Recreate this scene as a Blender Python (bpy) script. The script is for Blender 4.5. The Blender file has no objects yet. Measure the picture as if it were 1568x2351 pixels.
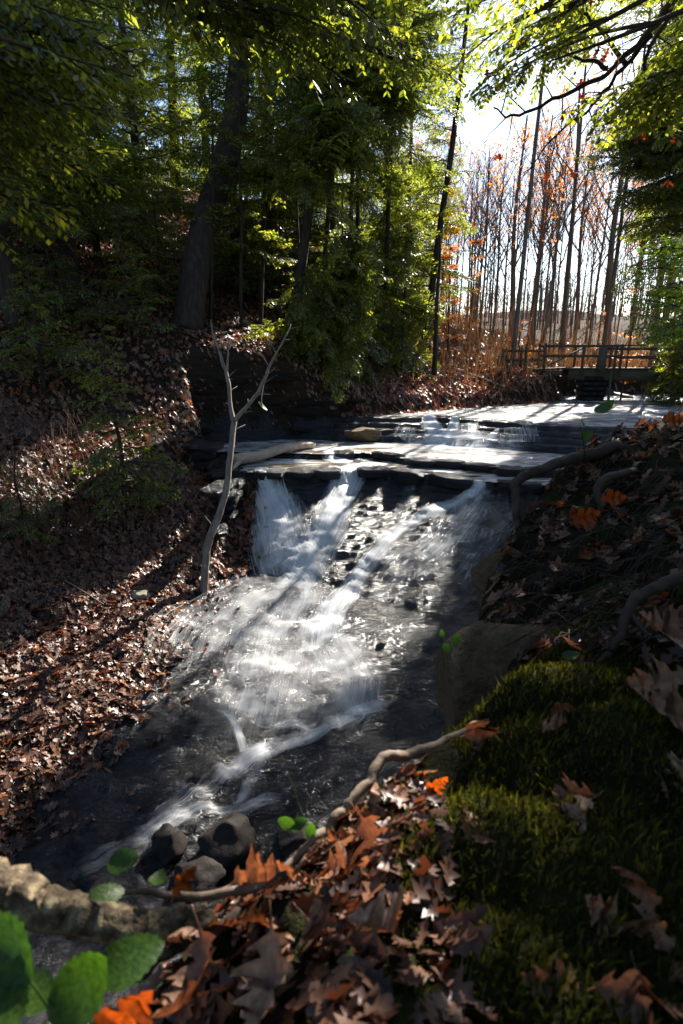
import bpy, math, random
import numpy as np
from mathutils import Vector, Matrix, Quaternion

random.seed(7)
RNG = np.random.default_rng(11)
R = math.radians
SC = bpy.context.scene
COL = SC.collection

# ---------------------------------------------------------------- camera
PITCH = R(16.0)
cam_d = bpy.data.cameras.new('camera')
cam = bpy.data.objects.new('camera', cam_d)
COL.objects.link(cam)
cam.location = (0, 0, 0)
cam.rotation_euler = (math.pi / 2 - PITCH, 0, 0)
cam_d.sensor_fit = 'VERTICAL'
cam_d.sensor_height = 36
cam_d.sensor_width = 24
cam_d.lens = 20
cam_d.clip_start = 0.05
cam_d.clip_end = 600
cam_d.dof.use_dof = True
cam_d.dof.focus_distance = 10.5
cam_d.dof.aperture_fstop = 2.9
SC.camera = cam

# ---------------------------------------------------------------- sky and sun
SUN_EL, SUN_AZ = R(36), R(30)
world = bpy.data.worlds.new('World')
SC.world = world
world.use_nodes = True
wn = world.node_tree.nodes
wl = world.node_tree.links
wn.clear()
sky = wn.new('ShaderNodeTexSky')
sky.sky_type = 'NISHITA'
sky.sun_disc = False
sky.sun_elevation = SUN_EL
sky.sun_rotation = SUN_AZ
sky.air_density = 1.0
sky.dust_density = 0.8
sky.ozone_density = 3.0
bg = wn.new('ShaderNodeBackground')
bg.inputs['Strength'].default_value = 0.06
wo = wn.new('ShaderNodeOutputWorld')
wl.new(sky.outputs[0], bg.inputs[0])
wl.new(bg.outputs[0], wo.inputs[0])
sun_d = bpy.data.lights.new('sun', 'SUN')
sun_d.energy = 5.0
sun_d.angle = R(0.5)
sun_d.color = (1.0, 0.93, 0.82)
sun = bpy.data.objects.new('sun', sun_d)
COL.objects.link(sun)
sun.location = (10, 30, 30)
SUNDIR = Vector((math.sin(SUN_AZ) * math.cos(SUN_EL), math.cos(SUN_AZ) * math.cos(SUN_EL), math.sin(SUN_EL)))
sun.rotation_euler = SUNDIR.to_track_quat('Z', 'Y').to_euler()
SC.view_settings.view_transform = 'Standard'
SC.view_settings.look = 'None'
SC.view_settings.gamma = 1
SC.view_settings.use_curve_mapping = False
SC.view_settings.exposure = 1.95
SC.render.engine = 'CYCLES'
SC.cycles.use_denoising = True
SC.cycles.max_bounces = 6
SC.cycles.diffuse_bounces = 3
SC.cycles.glossy_bounces = 3
SC.cycles.transmission_bounces = 4
SC.cycles.transparent_max_bounces = 16
SC.cycles.sample_clamp_indirect = 4
SC.cycles.caustics_reflective = False
SC.cycles.caustics_refractive = False

# ---------------------------------------------------------------- maths helpers
F = 1306.0
CP, SP = math.cos(PITCH), math.sin(PITCH)


def ray(px, py):
    u = (px - 784) / F
    v = (1175.5 - py) / F
    return (u, CP + v * SP, -SP + v * CP)


def P(px, py, t):
    a = ray(px, py)
    return Vector((a[0] * t, a[1] * t, a[2] * t))


def _hash(ix, iy, seed):
    h = (ix.astype(np.int64) * 374761393 + iy.astype(np.int64) * 668265263 + seed * 1274126177) & 0xffffffff
    h = ((h ^ (h >> 13)) * 1274126177) & 0xffffffff
    h = h ^ (h >> 16)
    return (h & 0xffff) / 65535.0


def vn(x, y, seed=0):
    x = np.asarray(x, float); y = np.asarray(y, float)
    ix = np.floor(x); iy = np.floor(y)
    fx = x - ix; fy = y - iy
    fx = fx * fx * (3 - 2 * fx); fy = fy * fy * (3 - 2 * fy)
    a = _hash(ix, iy, seed); b = _hash(ix + 1, iy, seed)
    c = _hash(ix, iy + 1, seed); d = _hash(ix + 1, iy + 1, seed)
    return (a * (1 - fx) + b * fx) * (1 - fy) + (c * (1 - fx) + d * fx) * fy


def fbm(x, y, seed=0, octv=4):
    s = 0; a = 0.5; f = 1.0
    for i in range(octv):
        s = s + a * (vn(np.asarray(x) * f, np.asarray(y) * f, seed + i) * 2 - 1)
        a *= 0.5; f *= 2.03
    return s


def sstep(a, b, x):
    t = np.clip((np.asarray(x, float) - a) / (b - a), 0, 1)
    return t * t * (3 - 2 * t)


def poly_sd(x, y, poly):
    """signed distance, negative inside"""
    x = np.asarray(x, float); y = np.asarray(y, float)
    best = np.full(x.shape, 1e9)
    inside = np.zeros(x.shape, bool)
    n = len(poly)
    for i in range(n):
        x0, y0 = poly[i]; x1, y1 = poly[(i + 1) % n]
        dx, dy = x1 - x0, y1 - y0
        t = np.clip(((x - x0) * dx + (y - y0) * dy) / (dx * dx + dy * dy), 0, 1)
        best = np.minimum(best, np.hypot(x - x0 - t * dx, y - y0 - t * dy))
        if y0 != y1:
            c = ((y0 <= y) != (y1 <= y)) & (x < (x1 - x0) * (y - y0) / (y1 - y0) + x0)
            inside ^= c
    return np.where(inside, -best, best)


class TPS:
    def __init__(self, pts, lam=0.01):
        p = np.array(pts, float)
        self.p = p
        n = len(p)
        d = np.hypot(p[:, None, 0] - p[None, :, 0], p[:, None, 1] - p[None, :, 1])
        K = d + 0.0  # linear kernel: no overshoot
        K = -K
        A = np.zeros((n + 3, n + 3))
        A[:n, :n] = K + lam * np.eye(n)
        A[:n, n] = 1; A[:n, n + 1] = p[:, 0]; A[:n, n + 2] = p[:, 1]
        A[n, :n] = 1; A[n + 1, :n] = p[:, 0]; A[n + 2, :n] = p[:, 1]
        b = np.zeros(n + 3); b[:n] = p[:, 2]
        self.w = np.linalg.solve(A, b)

    def __call__(self, x, y):
        x = np.asarray(x, float); y = np.asarray(y, float)
        n = len(self.p)
        r = self.w[n] + self.w[n + 1] * x + self.w[n + 2] * y
        for i in range(n):
            r = r - self.w[i] * np.hypot(x - self.p[i, 0], y - self.p[i, 1])
        return r


# ---------------------------------------------------------------- terrain functions
STREAM = [(-6.5, 1), (-5.2, 4), (-4.2, 6), (-3.4, 8), (-3.15, 10), (-3.1, 11.4), (-2.75, 12.4), (-2.6, 14.6), (-3.3, 15.0), (-4.0, 16.4), (-4.1, 17.2),
          (-4.6, 18.7), (-1.5, 20), (0.8, 20.8), (4, 23), (7, 24.9), (9, 26), (10.3, 27), (11, 29.8), (16, 31), (26, 34),
          (26, 29), (17, 27.5), (15.4, 25), (15, 20), (13, 15), (9.5, 11), (6.5, 8), (5, 6.5), (3.8, 4), (3.5, 1.5), (3, -3), (-6, -3)]
HILL = TPS([(-3.2, 11, -5.0), (-5.2, 4, -5.8), (-4.3, 6, -5.65), (-6.5, 7, -5.2), (-3.6, 8, -5.42), (-6.3, 9.5, -4.55), (-9, 8, -3.6), (-4.2, 10.5, -4.95),
            (-6.4, 11.7, -3.7), (-4.2, 12.3, -4.6), (-5.2, 13.2, -3.7), (-8.2, 13.6, -2.0), (-5.2, 14.8, -2.9), (-10, 16.6, 0.1), (-4.6, 16.4, -2.4), (-7, 17, -1.2), (-5.3, 19.6, .5),
            (-13, 22, 3.4), (-7.5, 20, 0.9), (-3.9, 19.9, .25), (-2.7, 21.5, .3), (-1.8, 20.8, -0.35), (-0.6, 21.2, -.8), (0.4, 22.3, -1.2), (2.5, 23.2, -1.6), (4.9, 24.4, -1.75), (1, 27, .2),
            (7.2, 25.5, -2.0), (8.2, 27.5, -1.0), (7, 31, -.4), (-3, 30, 3.4), (-10, 32, 7.0), (-22, 30, 10), (2, 36, 4.0), (-20, 15, 3.5), (-20, 5, 0.5), (-10, 3, -3.6), (-22, -5, 0),
            (9.6, 28.3, -1.1), (11, 32, -1.2), (16, 33, -1.2), (24, 36, -1), (10, 45, -.6), (20, 55, -.6), (0, 50, 8), (6, 60, 5), (-20, 60, 18), (-45, 40, 14), (10, 90, 3.5), (50, 90, 3.5), (90, 60, 4),
            (-50, 100, 14), (19, 27.5, -.9), (17.5, 24, -1.2), (18, 20, -1.0), (26, 24, -.3), (15.5, 15, -1.3), (11.5, 10, -1.6), (8.5, 7, -2.2), (6, 2, -3), (40, 20, 1), (40, 0, 1), (0, 160, 8), (80, 160, 8)])

XS = lambda x, a: np.interp(x, [p[0] for p in a], [p[1] for p in a])
L1 = [(-4, 15.4), (-2.6, 15.0), (-1.8, 14.95), (-.9, 14.7), (-.3, 14.75), (.4, 15.1), (1.2, 15.15), (2.2, 14.7), (2.9, 14.3), (3.5, 13.75), (4.3, 13.5), (5.5, 13.2), (7.5, 12.4), (9, 11.6)]
B1 = [(-4, 12.8), (-2.6, 12.6), (-1.4, 12.2), (0, 11.2), (1, 10.6), (2.4, 9.8), (4, 9.0), (7, 8), (9, 7.5)]
L2 = [(-4, 17.2), (-2, 17.0), (-.3, 16.8), (.75, 17.1), (1.6, 16.3), (2.6, 15.6), (3.4, 15.3), (4.2, 14.8), (6, 14.2), (9, 13.2)]
B3 = [(-2, 20), (0, 19.4), (1.7, 19.1), (3, 18.6), (4.4, 18.1), (5.5, 17.6), (7, 16.7), (9, 15.8), (12, 14.5)]
L3 = [(-2, 21), (0, 20.9), (1.7, 20.8), (2.8, 20.7), (4, 20.2), (5, 19.6), (6, 18.9), (7.1, 18.2), (9, 17.3), (12, 16)]


def bed(x, y):
    w = fbm(x * .9, y * .9, 5) * 0.35
    wj = fbm(x * 3, y * 3, 8, 2) * .1
    l1 = XS(x, L1) + w + wj; b1 = XS(x, B1) + w
    l2 = XS(x, L2) + w * .8 + wj; b3 = XS(x, B3) + w * .5; l3 = XS(x, L3) + w * .6 + wj
    # lower bed
    low = -5.1 - 0.115 * np.clip(b1 - y, 0, 20) + 0.02 * (b1 - y > 0)
    # gentle shale steps in the lower bed
    q = (y + .25 * x) * .9 + fbm(x * .8, y * .8, 21) * 1.2
    qf = q % 1.0
    low = low + 0.13 * (qf - sstep(0.0, .10, qf)) * sstep(.2, 1.5, b1 - y)
    q2 = (y + .45 * x) * 2.3 + fbm(x * 1.3, y * 1.3, 23) * 1.6
    low = low + 0.05 * ((q2 % 1.0) - sstep(0.0, .12, q2 % 1.0)) * sstep(.2, 1.5, b1 - y)
    # right-hand slab dipping to the left below y=8
    xl = np.interp(y, [4, 5.5, 6.45, 7.7, 8.5], [-3.2, -1.2, -.9, 1.15, 2.4])
    low = low + sstep(8.6, 7.6, y) * np.clip(x - xl, 0, 2.2) * .16
    # main face
    f = np.clip((l1 - y) / np.maximum(l1 - b1, .3), 0, 1)
    nstr = 13
    ff = f * nstr + fbm(x * 1.1, y * .4, 3) * 1.1
    st = (np.floor(ff) + sstep(.25, .95, ff - np.floor(ff)))/ nstr
    face_t = np.where((f > 0) & (f < 1), np.clip(f * .45 + .55 * np.clip(st, 0, 1), 0, 1), f)
    face = -3.42 - 1.68 * face_t
    z = np.where(f >= 1, low, face)
    # terrace between l2 and l1
    z = np.where(y > l1, -3.2 + fbm(x * 2, y * 2, 13, 3) * .05, z)
    z = np.where(y > l2, -3.03 + fbm(x * 2, y * 2, 14, 3) * .02 - .05, z)
    # upper falls, stepped
    g = np.clip((y - b3) / np.maximum(l3 - b3, .3), 0, 1)
    gg = g * 4 + fbm(x * .8, y * .5, 31) * .5
    gs = np.clip((np.floor(gg) + sstep(0.0, .22, gg - np.floor(gg))) / 4, 0, 1)
    z = np.where(y > b3, -3.0 + .66 * np.where(g > 0, np.clip(gs, 0, 1), 0), z)
    z = np.where(g >= 1, -2.40 + fbm(x * .8, y * .8, 17, 3) * .05, z)
    z = z + fbm(x * 2.2, y * 2.2, 41, 4) * .035
    rd = 1 - np.abs(fbm(x * 1.5 + y * .5, y * 5.0 - x * 1.0, 43, 3)) * 2.6
    wet = np.where(y < l1, 1.0, np.where(y > b3, .5, 0.0))
    z = z + .040 * np.clip(rd, -1, 1) * wet
    return z


def terr(x, y):
    x = np.asarray(x, float); y = np.asarray(y, float)
    d = poly_sd(x, y, STREAM) + fbm(x * 1.1, y * 1.1, 61, 3) * .25
    h = HILL(x, y) + fbm(x * .5, y * .5, 51, 4) * .35 * sstep(0, 3, d)
    h = h + fbm(x * .045, y * .045, 57, 3) * 4.0 * sstep(50, 90, y)
    b = bed(x, np.clip(y, -5, 60))
    h = h + fbm(x * 2.5, y * 2.5, 52, 4) * .10
    k = sstep(-.05, .55, d)
    return b * (1 - k) + h * k


# near bank
NB_PTS = [(-.43, .86, -1.35), (-.2, 1.17, -1.34), (.13, 1.46, -1.27), (.61, 1.72, -1.15), (0, .7, -1.16), (.6, .7, -1.10), (1.2, 1.7, -1.02), (.9, 1.2, -1.08), (0, 0, -1.2), (1.5, 0, -1.0),
          (1.25, 2.2, -1.15), (.75, 2.6, -1.5), (1.9, 2.6, -.95), (1.0, 3.56, -1.38), (1.35, 4.0, -1.22), (2.1, 4.9, -.86), (3.3, 5.4, -.58), (3, 3, -.7), (1.9, 3.6, -1.05), (5, 3, -.1), (5.5, 6, -.35), (9, 8, -.1),
          (3, 0, -.7), (6, 0, 0), (10, 4, .3), (0, -3, -1), (5, -3, 0), (-.4, -1, -1.4)]
NBF = TPS(NB_PTS)
NB_EDGE = [(-.75, -3), (-.8, 0.2), (-.66, .82), (-.33, 1.16), (.1, 1.48), (.3, 1.62), (.62, 1.80), (.72, 2.1), (.72, 2.5), (.75, 2.9), (.92, 3.5), (1.28, 4.05), (1.6, 4.5), (2.1, 5.0), (2.7, 5.3), (3.3, 5.6), (4.2, 6.0), (5.5, 6.6), (7.5, 7.9), (10, 9.5), (12, 9.5), (12, -3)]


def nbank(x, y):
    x = np.asarray(x, float); y = np.asarray(y, float)
    d = poly_sd(x, y, NB_EDGE) + fbm(x * 2.4, y * 2.4, 71, 4) * .10
    z = NBF(x, y) + fbm(x * 1.7, y * 1.7, 72, 4) * .10 + np.abs(fbm(x * 3.6, y * 3.6, 76, 2)) * .13 + fbm(x * 7, y * 7, 73, 3) * .035
    z = z + .10 * sstep(-.35, -.05, d) * 0
    dd = np.clip(d + .06, 0, 9)
    return z - .12 * sstep(-.15, .06, d) - 3.6 * dd - 1.2 * sstep(0, .25, dd)


TT = np.concatenate([np.arange(.5, 6, .03), np.arange(6, 32, .09), np.arange(32, 60, .3)])


def hit(px, py, fn=None, off=0.0):
    fn = fn or terr
    a = ray(px, py)
    z = fn(a[0] * TT, a[1] * TT) + off
    rz = a[2] * TT
    k = np.nonzero(rz <= z)[0]
    if len(k) == 0 or k[0] == 0:
        t = 25.0
    else:
        i = k[0]
        d0 = rz[i - 1] - z[i - 1]; d1 = rz[i] - z[i]
        t = TT[i - 1] + (TT[i] - TT[i - 1]) * d0 / (d0 - d1)
    return Vector((a[0] * t, a[1] * t, a[2] * t))


def tz(x, y):
    return float(terr(np.array([x]), np.array([y]))[0])


def nz(x, y):
    return float(nbank(np.array([x]), np.array([y]))[0])


# ---------------------------------------------------------------- object helpers
def link(o, parent=None):
    COL.objects.link(o)
    if parent is not None:
        o.parent = parent
    return o


def tag(o, label=None, cat=None, group=None, kind=None):
    if label: o['label'] = label
    if cat: o['category'] = cat
    if group: o['group'] = group
    if kind: o['kind'] = kind
    return o


def empty(name, loc, label, cat, group=None, rz=0.0):
    o = bpy.data.objects.new(name, None)
    o.empty_display_size = .2
    o.location = loc
    o.rotation_euler = (0, 0, rz)
    link(o)
    return tag(o, label, cat, group)


def mk_mesh(name, verts, faces, mats=(), smooth=False, mat_idx=None, uvs=None):
    me = bpy.data.meshes.new(name)
    V = np.asarray(verts, np.float32)
    if isinstance(faces, np.ndarray):
        n, k = faces.shape
        me.vertices.add(len(V)); me.vertices.foreach_set('co', V.ravel())
        me.loops.add(n * k); me.loops.foreach_set('vertex_index', faces.astype(np.int32).ravel())
        me.polygons.add(n)
        me.polygons.foreach_set('loop_start', np.arange(0, n * k, k, dtype=np.int32))
        me.update(calc_edges=True)
    else:
        me.from_pydata([tuple(v) for v in V], [], faces)
    for m in mats:
        me.materials.append(m)
    if mat_idx is not None:
        me.polygons.foreach_set('material_index', np.asarray(mat_idx, np.int32))
    if smooth:
        me.polygons.foreach_set('use_smooth', np.ones(len(me.polygons), bool))
    if uvs is not None:
        uv = me.uv_layers.new(name='UVMap')
        li = np.zeros(len(me.loops), np.int32)
        me.loops.foreach_get('vertex_index', li)
        uv.data.foreach_set('uv', np.asarray(uvs, np.float32)[li].ravel())
    me.update()
    return me


def mobj(name, me, parent=None):
    return link(bpy.data.objects.new(name, me), parent)


class MB:
    """collects geometry for one mesh"""
    def __init__(self):
        self.v = []; self.f = []; self.m = []

    def add(self, v, f, m=0):
        n = len(self.v)
        self.v.extend([tuple(p) for p in v])
        self.f.extend([tuple(i + n for i in q) for q in f])
        self.m.extend([m] * len(f))

    def tube(self, pts, rad, sides=6, m=0, cap=True, flute=0.0, seed=0):
        pts = [Vector(p) for p in pts]
        n = len(pts)
        if not hasattr(rad, '__len__'):
            rad = [rad] * n
        vs = []
        up = None
        for i in range(n):
            d = (pts[min(i + 1, n - 1)] - pts[max(i - 1, 0)])
            if d.length < 1e-9: d = Vector((0, 0, 1))
            d.normalize()
            if up is None:
                up = d.orthogonal().normalized()
            else:
                up = (up - d * up.dot(d))
                if up.length < 1e-6: up = d.orthogonal()
                up.normalize()
            b = d.cross(up)
            for k in range(sides):
                a = 2 * math.pi * k / sides
                rr = rad[i]
                if flute:
                    rr *= 1 + flute * math.sin(a * 5 + seed + i * .15) * .5 + flute * (random.random() - .5)
                vs.append(pts[i] + (up * math.cos(a) + b * math.sin(a)) * rr)
        fs = []
        for i in range(n - 1):
            for k in range(sides):
                a = i * sides + k; b_ = i * sides + (k + 1) % sides
                fs.append((a, b_, b_ + sides, a + sides))
        if cap:
            fs.append(tuple(range(sides))[::-1])
            fs.append(tuple((n - 1) * sides + k for k in range(sides)))
        self.add(vs, fs, m)

    def box(self, c, s, rz=0.0, m=0, jit=0.0):
        M = Matrix.Rotation(rz, 3, 'Z')
        vs = []
        for k in range(8):
            p = Vector(((k & 1) - .5, ((k >> 1) & 1) - .5, ((k >> 2) & 1) - .5))
            p = Vector((p.x * s[0], p.y * s[1], p.z * s[2]))
            if jit: p += Vector((random.uniform(-jit, jit), random.uniform(-jit, jit), random.uniform(-jit, jit)))
            vs.append(M @ p + Vector(c))
        self.add(vs, [(0, 2, 3, 1), (4, 5, 7, 6), (0, 1, 5, 4), (2, 6, 7, 3), (0, 4, 6, 2), (1, 3, 7, 5)], m)

    def mesh(self, name, mats, smooth=False):
        k = {len(q) for q in self.f}
        f = np.array(self.f) if len(k) == 1 else self.f
        return mk_mesh(name, self.v, f, mats, smooth, self.m)

    def obj(self, name, mats, parent=None, smooth=False):
        if not isinstance(mats, (list, tuple)): mats = [mats]
        return mobj(name, self.mesh(name, mats, smooth), parent)


def catmull(pts, n=8):
    pts = [Vector(p) for p in pts]
    out = []
    for i in range(len(pts) - 1):
        p0 = pts[max(i - 1, 0)]; p1 = pts[i]; p2 = pts[i + 1]; p3 = pts[min(i + 2, len(pts) - 1)]
        for k in range(n):
            t = k / n
            out.append(.5 * ((2 * p1) + (-p0 + p2) * t + (2 * p0 - 5 * p1 + 4 * p2 - p3) * t * t + (-p0 + 3 * p1 - 3 * p2 + p3) * t ** 3))
    out.append(pts[-1])
    return out


def lerp_list(a, n):
    return list(np.interp(np.linspace(0, 1, n), np.linspace(0, 1, len(a)), a))


def wob(pts, amp, fr=3.0, seed=0):
    out = []
    for i, p in enumerate(pts):
        s = i / fr + seed * 7.3
        o = [float(fbm(np.array([s]), np.array([j * 9.1 + seed]), 5, 3)[0]) * amp for j in range(3)]
        out.append(Vector(p) + Vector(o))
    return out


# ---------------------------------------------------------------- materials
def new_mat(name):
    m = bpy.data.materials.new(name)
    m.use_nodes = True
    m.node_tree.nodes.clear()
    return m, m.node_tree.nodes, m.node_tree.links


def N(nt, typ, **kw):
    n = nt.new(typ)
    for k, v in kw.items():
        if k.startswith('in_'):
            key = k[3:].replace('_', ' ')
            n.inputs[key].default_value = v
        else:
            setattr(n, k, v)
    return n


def ramp(nt, stops, interp='LINEAR'):
    r = nt.new('ShaderNodeValToRGB')
    r.color_ramp.interpolation = interp
    e = r.color_ramp.elements
    while len(e) < len(stops): e.new(.5)
    for i, (p, c) in enumerate(stops):
        e[i].position = p
        e[i].color = (c[0], c[1], c[2], 1)
    return r


def rough_mat(name, stops, scale=(4, 4, 4), rough=.8, bump=.3, bscale=20, bdist=.02, detail=6, spec=.3, rr=None, coat=0.0, bs2=None):
    """noise coloured surface with bump, object coordinates"""
    m, n, l = new_mat(name)
    tc = n.new('ShaderNodeTexCoord')
    mp = N(n, 'ShaderNodeMapping'); mp.inputs['Scale'].default_value = scale
    l.new(tc.outputs['Object'], mp.inputs[0])
    no = N(n, 'ShaderNodeTexNoise', in_Scale=1.0, in_Detail=float(detail), in_Roughness=.65)
    l.new(mp.outputs[0], no.inputs['Vector'])
    r = ramp(n, stops)
    l.new(no.outputs[0], r.inputs[0])
    bs = n.new('ShaderNodeBsdfPrincipled')
    bs.inputs['Roughness'].default_value = rough
    bs.inputs['Specular IOR Level'].default_value = spec
    bs.inputs['Coat Weight'].default_value = coat
    l.new(r.outputs[0], bs.inputs['Base Color'])
    mp2 = N(n, 'ShaderNodeMapping'); mp2.inputs['Scale'].default_value = bs2 or (1, 1, 1)
    l.new(tc.outputs['Object'], mp2.inputs[0])
    n2 = N(n, 'ShaderNodeTexNoise', in_Scale=float(bscale), in_Detail=5.0, in_Roughness=.6)
    l.new(mp2.outputs[0], n2.inputs['Vector'])
    b = N(n, 'ShaderNodeBump', in_Strength=bump, in_Distance=bdist)
    l.new(n2.outputs[0], b.inputs['Height'])
    l.new(b.outputs[0], bs.inputs['Normal'])
    if rr:
        mr = N(n, 'ShaderNodeMapRange'); mr.inputs[3].default_value = rr[0]; mr.inputs[4].default_value = rr[1]
        mr.inputs[1].default_value = .35; mr.inputs[2].default_value = .65
        l.new(no.outputs[0], mr.inputs[0]); l.new(mr.outputs[0], bs.inputs['Roughness'])
    o = n.new('ShaderNodeOutputMaterial')
    l.new(bs.outputs[0], o.inputs[0])
    return m


def leaf_mat(name, stops, trans=.45, rough=.5, spec=.3, tint=(1, .8, .5), isl=True, nscale=0.0, bump=0.0):
    """thin leaf: colour by island, part of the light passes through"""
    m, n, l = new_mat(name)
    g = n.new('ShaderNodeNewGeometry')
    oi = n.new('ShaderNodeObjectInfo')
    ad = N(n, 'ShaderNodeMath', operation='ADD')
    l.new(g.outputs['Random Per Island'], ad.inputs[0]); l.new(oi.outputs['Random'], ad.inputs[1])
    fr = N(n, 'ShaderNodeMath', operation='FRACT'); l.new(ad.outputs[0], fr.inputs[0])
    r = ramp(n, stops)
    l.new(fr.outputs[0], r.inputs[0])
    col = r.outputs[0]
    bs = n.new('ShaderNodeBsdfPrincipled')
    if nscale:
        tc = n.new('ShaderNodeTexCoord')
        no = N(n, 'ShaderNodeTexNoise', in_Scale=nscale, in_Detail=5.0)
        l.new(tc.outputs['Object'], no.inputs['Vector'])
        mr = N(n, 'ShaderNodeMapRange'); mr.inputs[1].default_value = .3; mr.inputs[2].default_value = .7; mr.inputs[3].default_value = .45; mr.inputs[4].default_value = 1.3
        l.new(no.outputs[0], mr.inputs[0])
        mx = N(n, 'ShaderNodeVectorMath', operation='SCALE')
        l.new(col, mx.inputs[0]); l.new(mr.outputs[0], mx.inputs['Scale'])
        col = mx.outputs[0]
        if bump:
            b = N(n, 'ShaderNodeBump', in_Strength=bump, in_Distance=.004)
            l.new(no.outputs[0], b.inputs['Height']); l.new(b.outputs[0], bs.inputs['Normal'])
    bs.inputs['Roughness'].default_value = rough
    bs.inputs['Specular IOR Level'].default_value = spec
    l.new(col, bs.inputs['Base Color'])
    tr = n.new('ShaderNodeBsdfTranslucent')
    tm = N(n, 'ShaderNodeVectorMath', operation='MULTIPLY'); tm.inputs[1].default_value = tint
    l.new(col, tm.inputs[0]); l.new(tm.outputs[0], tr.inputs[0])
    mix = n.new('ShaderNodeMixShader'); mix.inputs[0].default_value = trans
    l.new(bs.outputs[0], mix.inputs[1]); l.new(tr.outputs[0], mix.inputs[2])
    o = n.new('ShaderNodeOutputMaterial'); l.new(mix.outputs[0], o.inputs[0])
    return m


M = {}
M['needles'] = leaf_mat('hemlock_needles', [(0, (.055, .08, .026)), (.5, (.10, .135, .036)), (.85, (.18, .21, .05)), (1, (.28, .29, .07))], trans=.6, rough=.35, spec=.7, tint=(2.2, 2.0, .55))
M['twig'] = rough_mat('twig_bark', [(.3, (.035, .025, .018)), (.7, (.09, .065, .045))], rough=.85)
M['bark'] = rough_mat('ridged_bark', [(.3, (.018, .013, .010)), (.55, (.045, .032, .024)), (.75, (.085, .065, .05))], scale=(9, 9, 1.6), bump=1.0, bscale=9, bdist=.05, bs2=(2.2, 2.2, .3), rough=.9)
M['bark_far'] = rough_mat('hazed_grey_brown_bark', [(.3, (.10, .072, .055)), (.7, (.22, .165, .13))], scale=(5, 5, 1), bump=.5, bscale=8, bdist=.03, bs2=(2, 2, .3), rough=.9)  # far trunks paled in the colour to stand in for haze
M['dead_wood'] = rough_mat('weathered_dead_wood', [(.3, (.11, .09, .075)), (.6, (.25, .21, .18)), (.8, (.36, .32, .28))], scale=(14, 14, 2.5), bump=.6, bscale=14, bdist=.015, bs2=(2, 2, .4), rough=.75)
M['pale_log'] = rough_mat('pale_barkless_wood', [(.3, (.24, .18, .13)), (.7, (.48, .40, .31))], scale=(3, 12, 12), bump=.6, bscale=12, bdist=.02, rough=.6)
M['lichen_bark'] = rough_mat('lichen_covered_bark', [(.38, (.03, .021, .013)), (.5, (.09, .065, .04)), (.6, (.19, .15, .09)), (.75, (.30, .25, .16))], scale=(26, 26, 26), bump=1.0, bscale=45, bdist=.012, rough=.9)
M['stick'] = rough_mat('stick_bark', [(.3, (.07, .05, .035)), (.7, (.20, .15, .11))], scale=(20, 20, 20), bump=.7, bscale=60, bdist=.004, rough=.8)
M['root'] = rough_mat('root_bark', [(.3, (.025, .017, .012)), (.7, (.08, .056, .04))], scale=(12, 12, 12), bump=.8, bscale=40, bdist=.006, rough=.8)
M['soil'] = rough_mat('dark_soil', [(.3, (.012, .008, .005)), (.6, (.03, .02, .013)), (.8, (.055, .038, .025))], scale=(3, 3, 3), bump=1.0, bscale=14, bdist=.05, rough=.95, spec=.1)
M['soil_cut'] = rough_mat('cut_bank_soil', [(.3, (.012, .009, .007)), (.6, (.035, .025, .018)), (.8, (.075, .055, .038))], scale=(1.2, 1.2, 7), bump=1.0, bscale=9, bdist=.06, rough=.95, spec=.1, bs2=(1, 1, 3))
M['mossy_soil'] = rough_mat('mossy_soil', [(.3, (.010, .007, .005)), (.5, (.018, .017, .007)), (.62, (.022, .030, .007)), (.8, (.03, .042, .009))], scale=(2.2, 2.2, 2.2), bump=1.0, bscale=40, bdist=.03, rough=.95, spec=.1)
M['boulder'] = rough_mat('brown_sandstone', [(.3, (.08, .052, .028)), (.6, (.16, .11, .06)), (.8, (.24, .17, .10))], scale=(5, 5, 9), bump=1.0, bscale=7, bdist=.06, rough=.85, bs2=(1, 1, 2.4))
M['wet_stone'] = rough_mat('wet_dark_stone', [(.3, (.012, .009, .008)), (.7, (.030, .023, .019))], scale=(6, 6, 6), bump=.5, bscale=9, bdist=.012, rough=.75, spec=.25)
M['pale_stone'] = rough_mat('pale_stone', [(.3, (.16, .14, .10)), (.7, (.34, .30, .23))], scale=(9, 9, 9), bump=.5, bscale=25, bdist=.01, rough=.7)
M['moss'] = leaf_mat('moss', [(0, (.018, .021, .005)), (.5, (.045, .048, .010)), (.9, (.10, .095, .016)), (1, (.20, .18, .03))], trans=.3, rough=.8, spec=.1, tint=(1.4, 1.4, .6))
M['litter'] = leaf_mat('fallen_leaf_brown', [(0, (.055, .024, .013)), (.25, (.12, .052, .028)), (.5, (.20, .10, .06)), (.7, (.28, .17, .115)), (.85, (.30, .10, .025)), (1, (.08, .035, .02))], trans=.3, rough=.42, spec=.5, tint=(1.5, .8, .4))
M['litter_wet'] = leaf_mat('wet_fallen_leaf', [(0, (.025, .012, .009)), (.3, (.06, .027, .017)), (.55, (.12, .06, .04)), (.8, (.20, .11, .075)), (.93, (.22, .075, .022)), (1, (.04, .02, .014))], trans=.22, rough=.42, spec=.45, tint=(1.5, .8, .4))
M['oak_leaf'] = leaf_mat('dry_oak_leaf', [(0, (.20, .10, .06)), (.4, (.27, .16, .11)), (.7, (.24, .11, .05)), (1, (.34, .22, .15))], trans=.28, rough=.5, spec=.35, tint=(1.4, .7, .35), nscale=9, bump=.5)
M['orange_leaf'] = leaf_mat('orange_leaf', [(0, (.26, .055, .010)), (1, (.30, .10, .02))], trans=.5, rough=.5, tint=(1.6, .9, .4), nscale=9)
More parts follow.
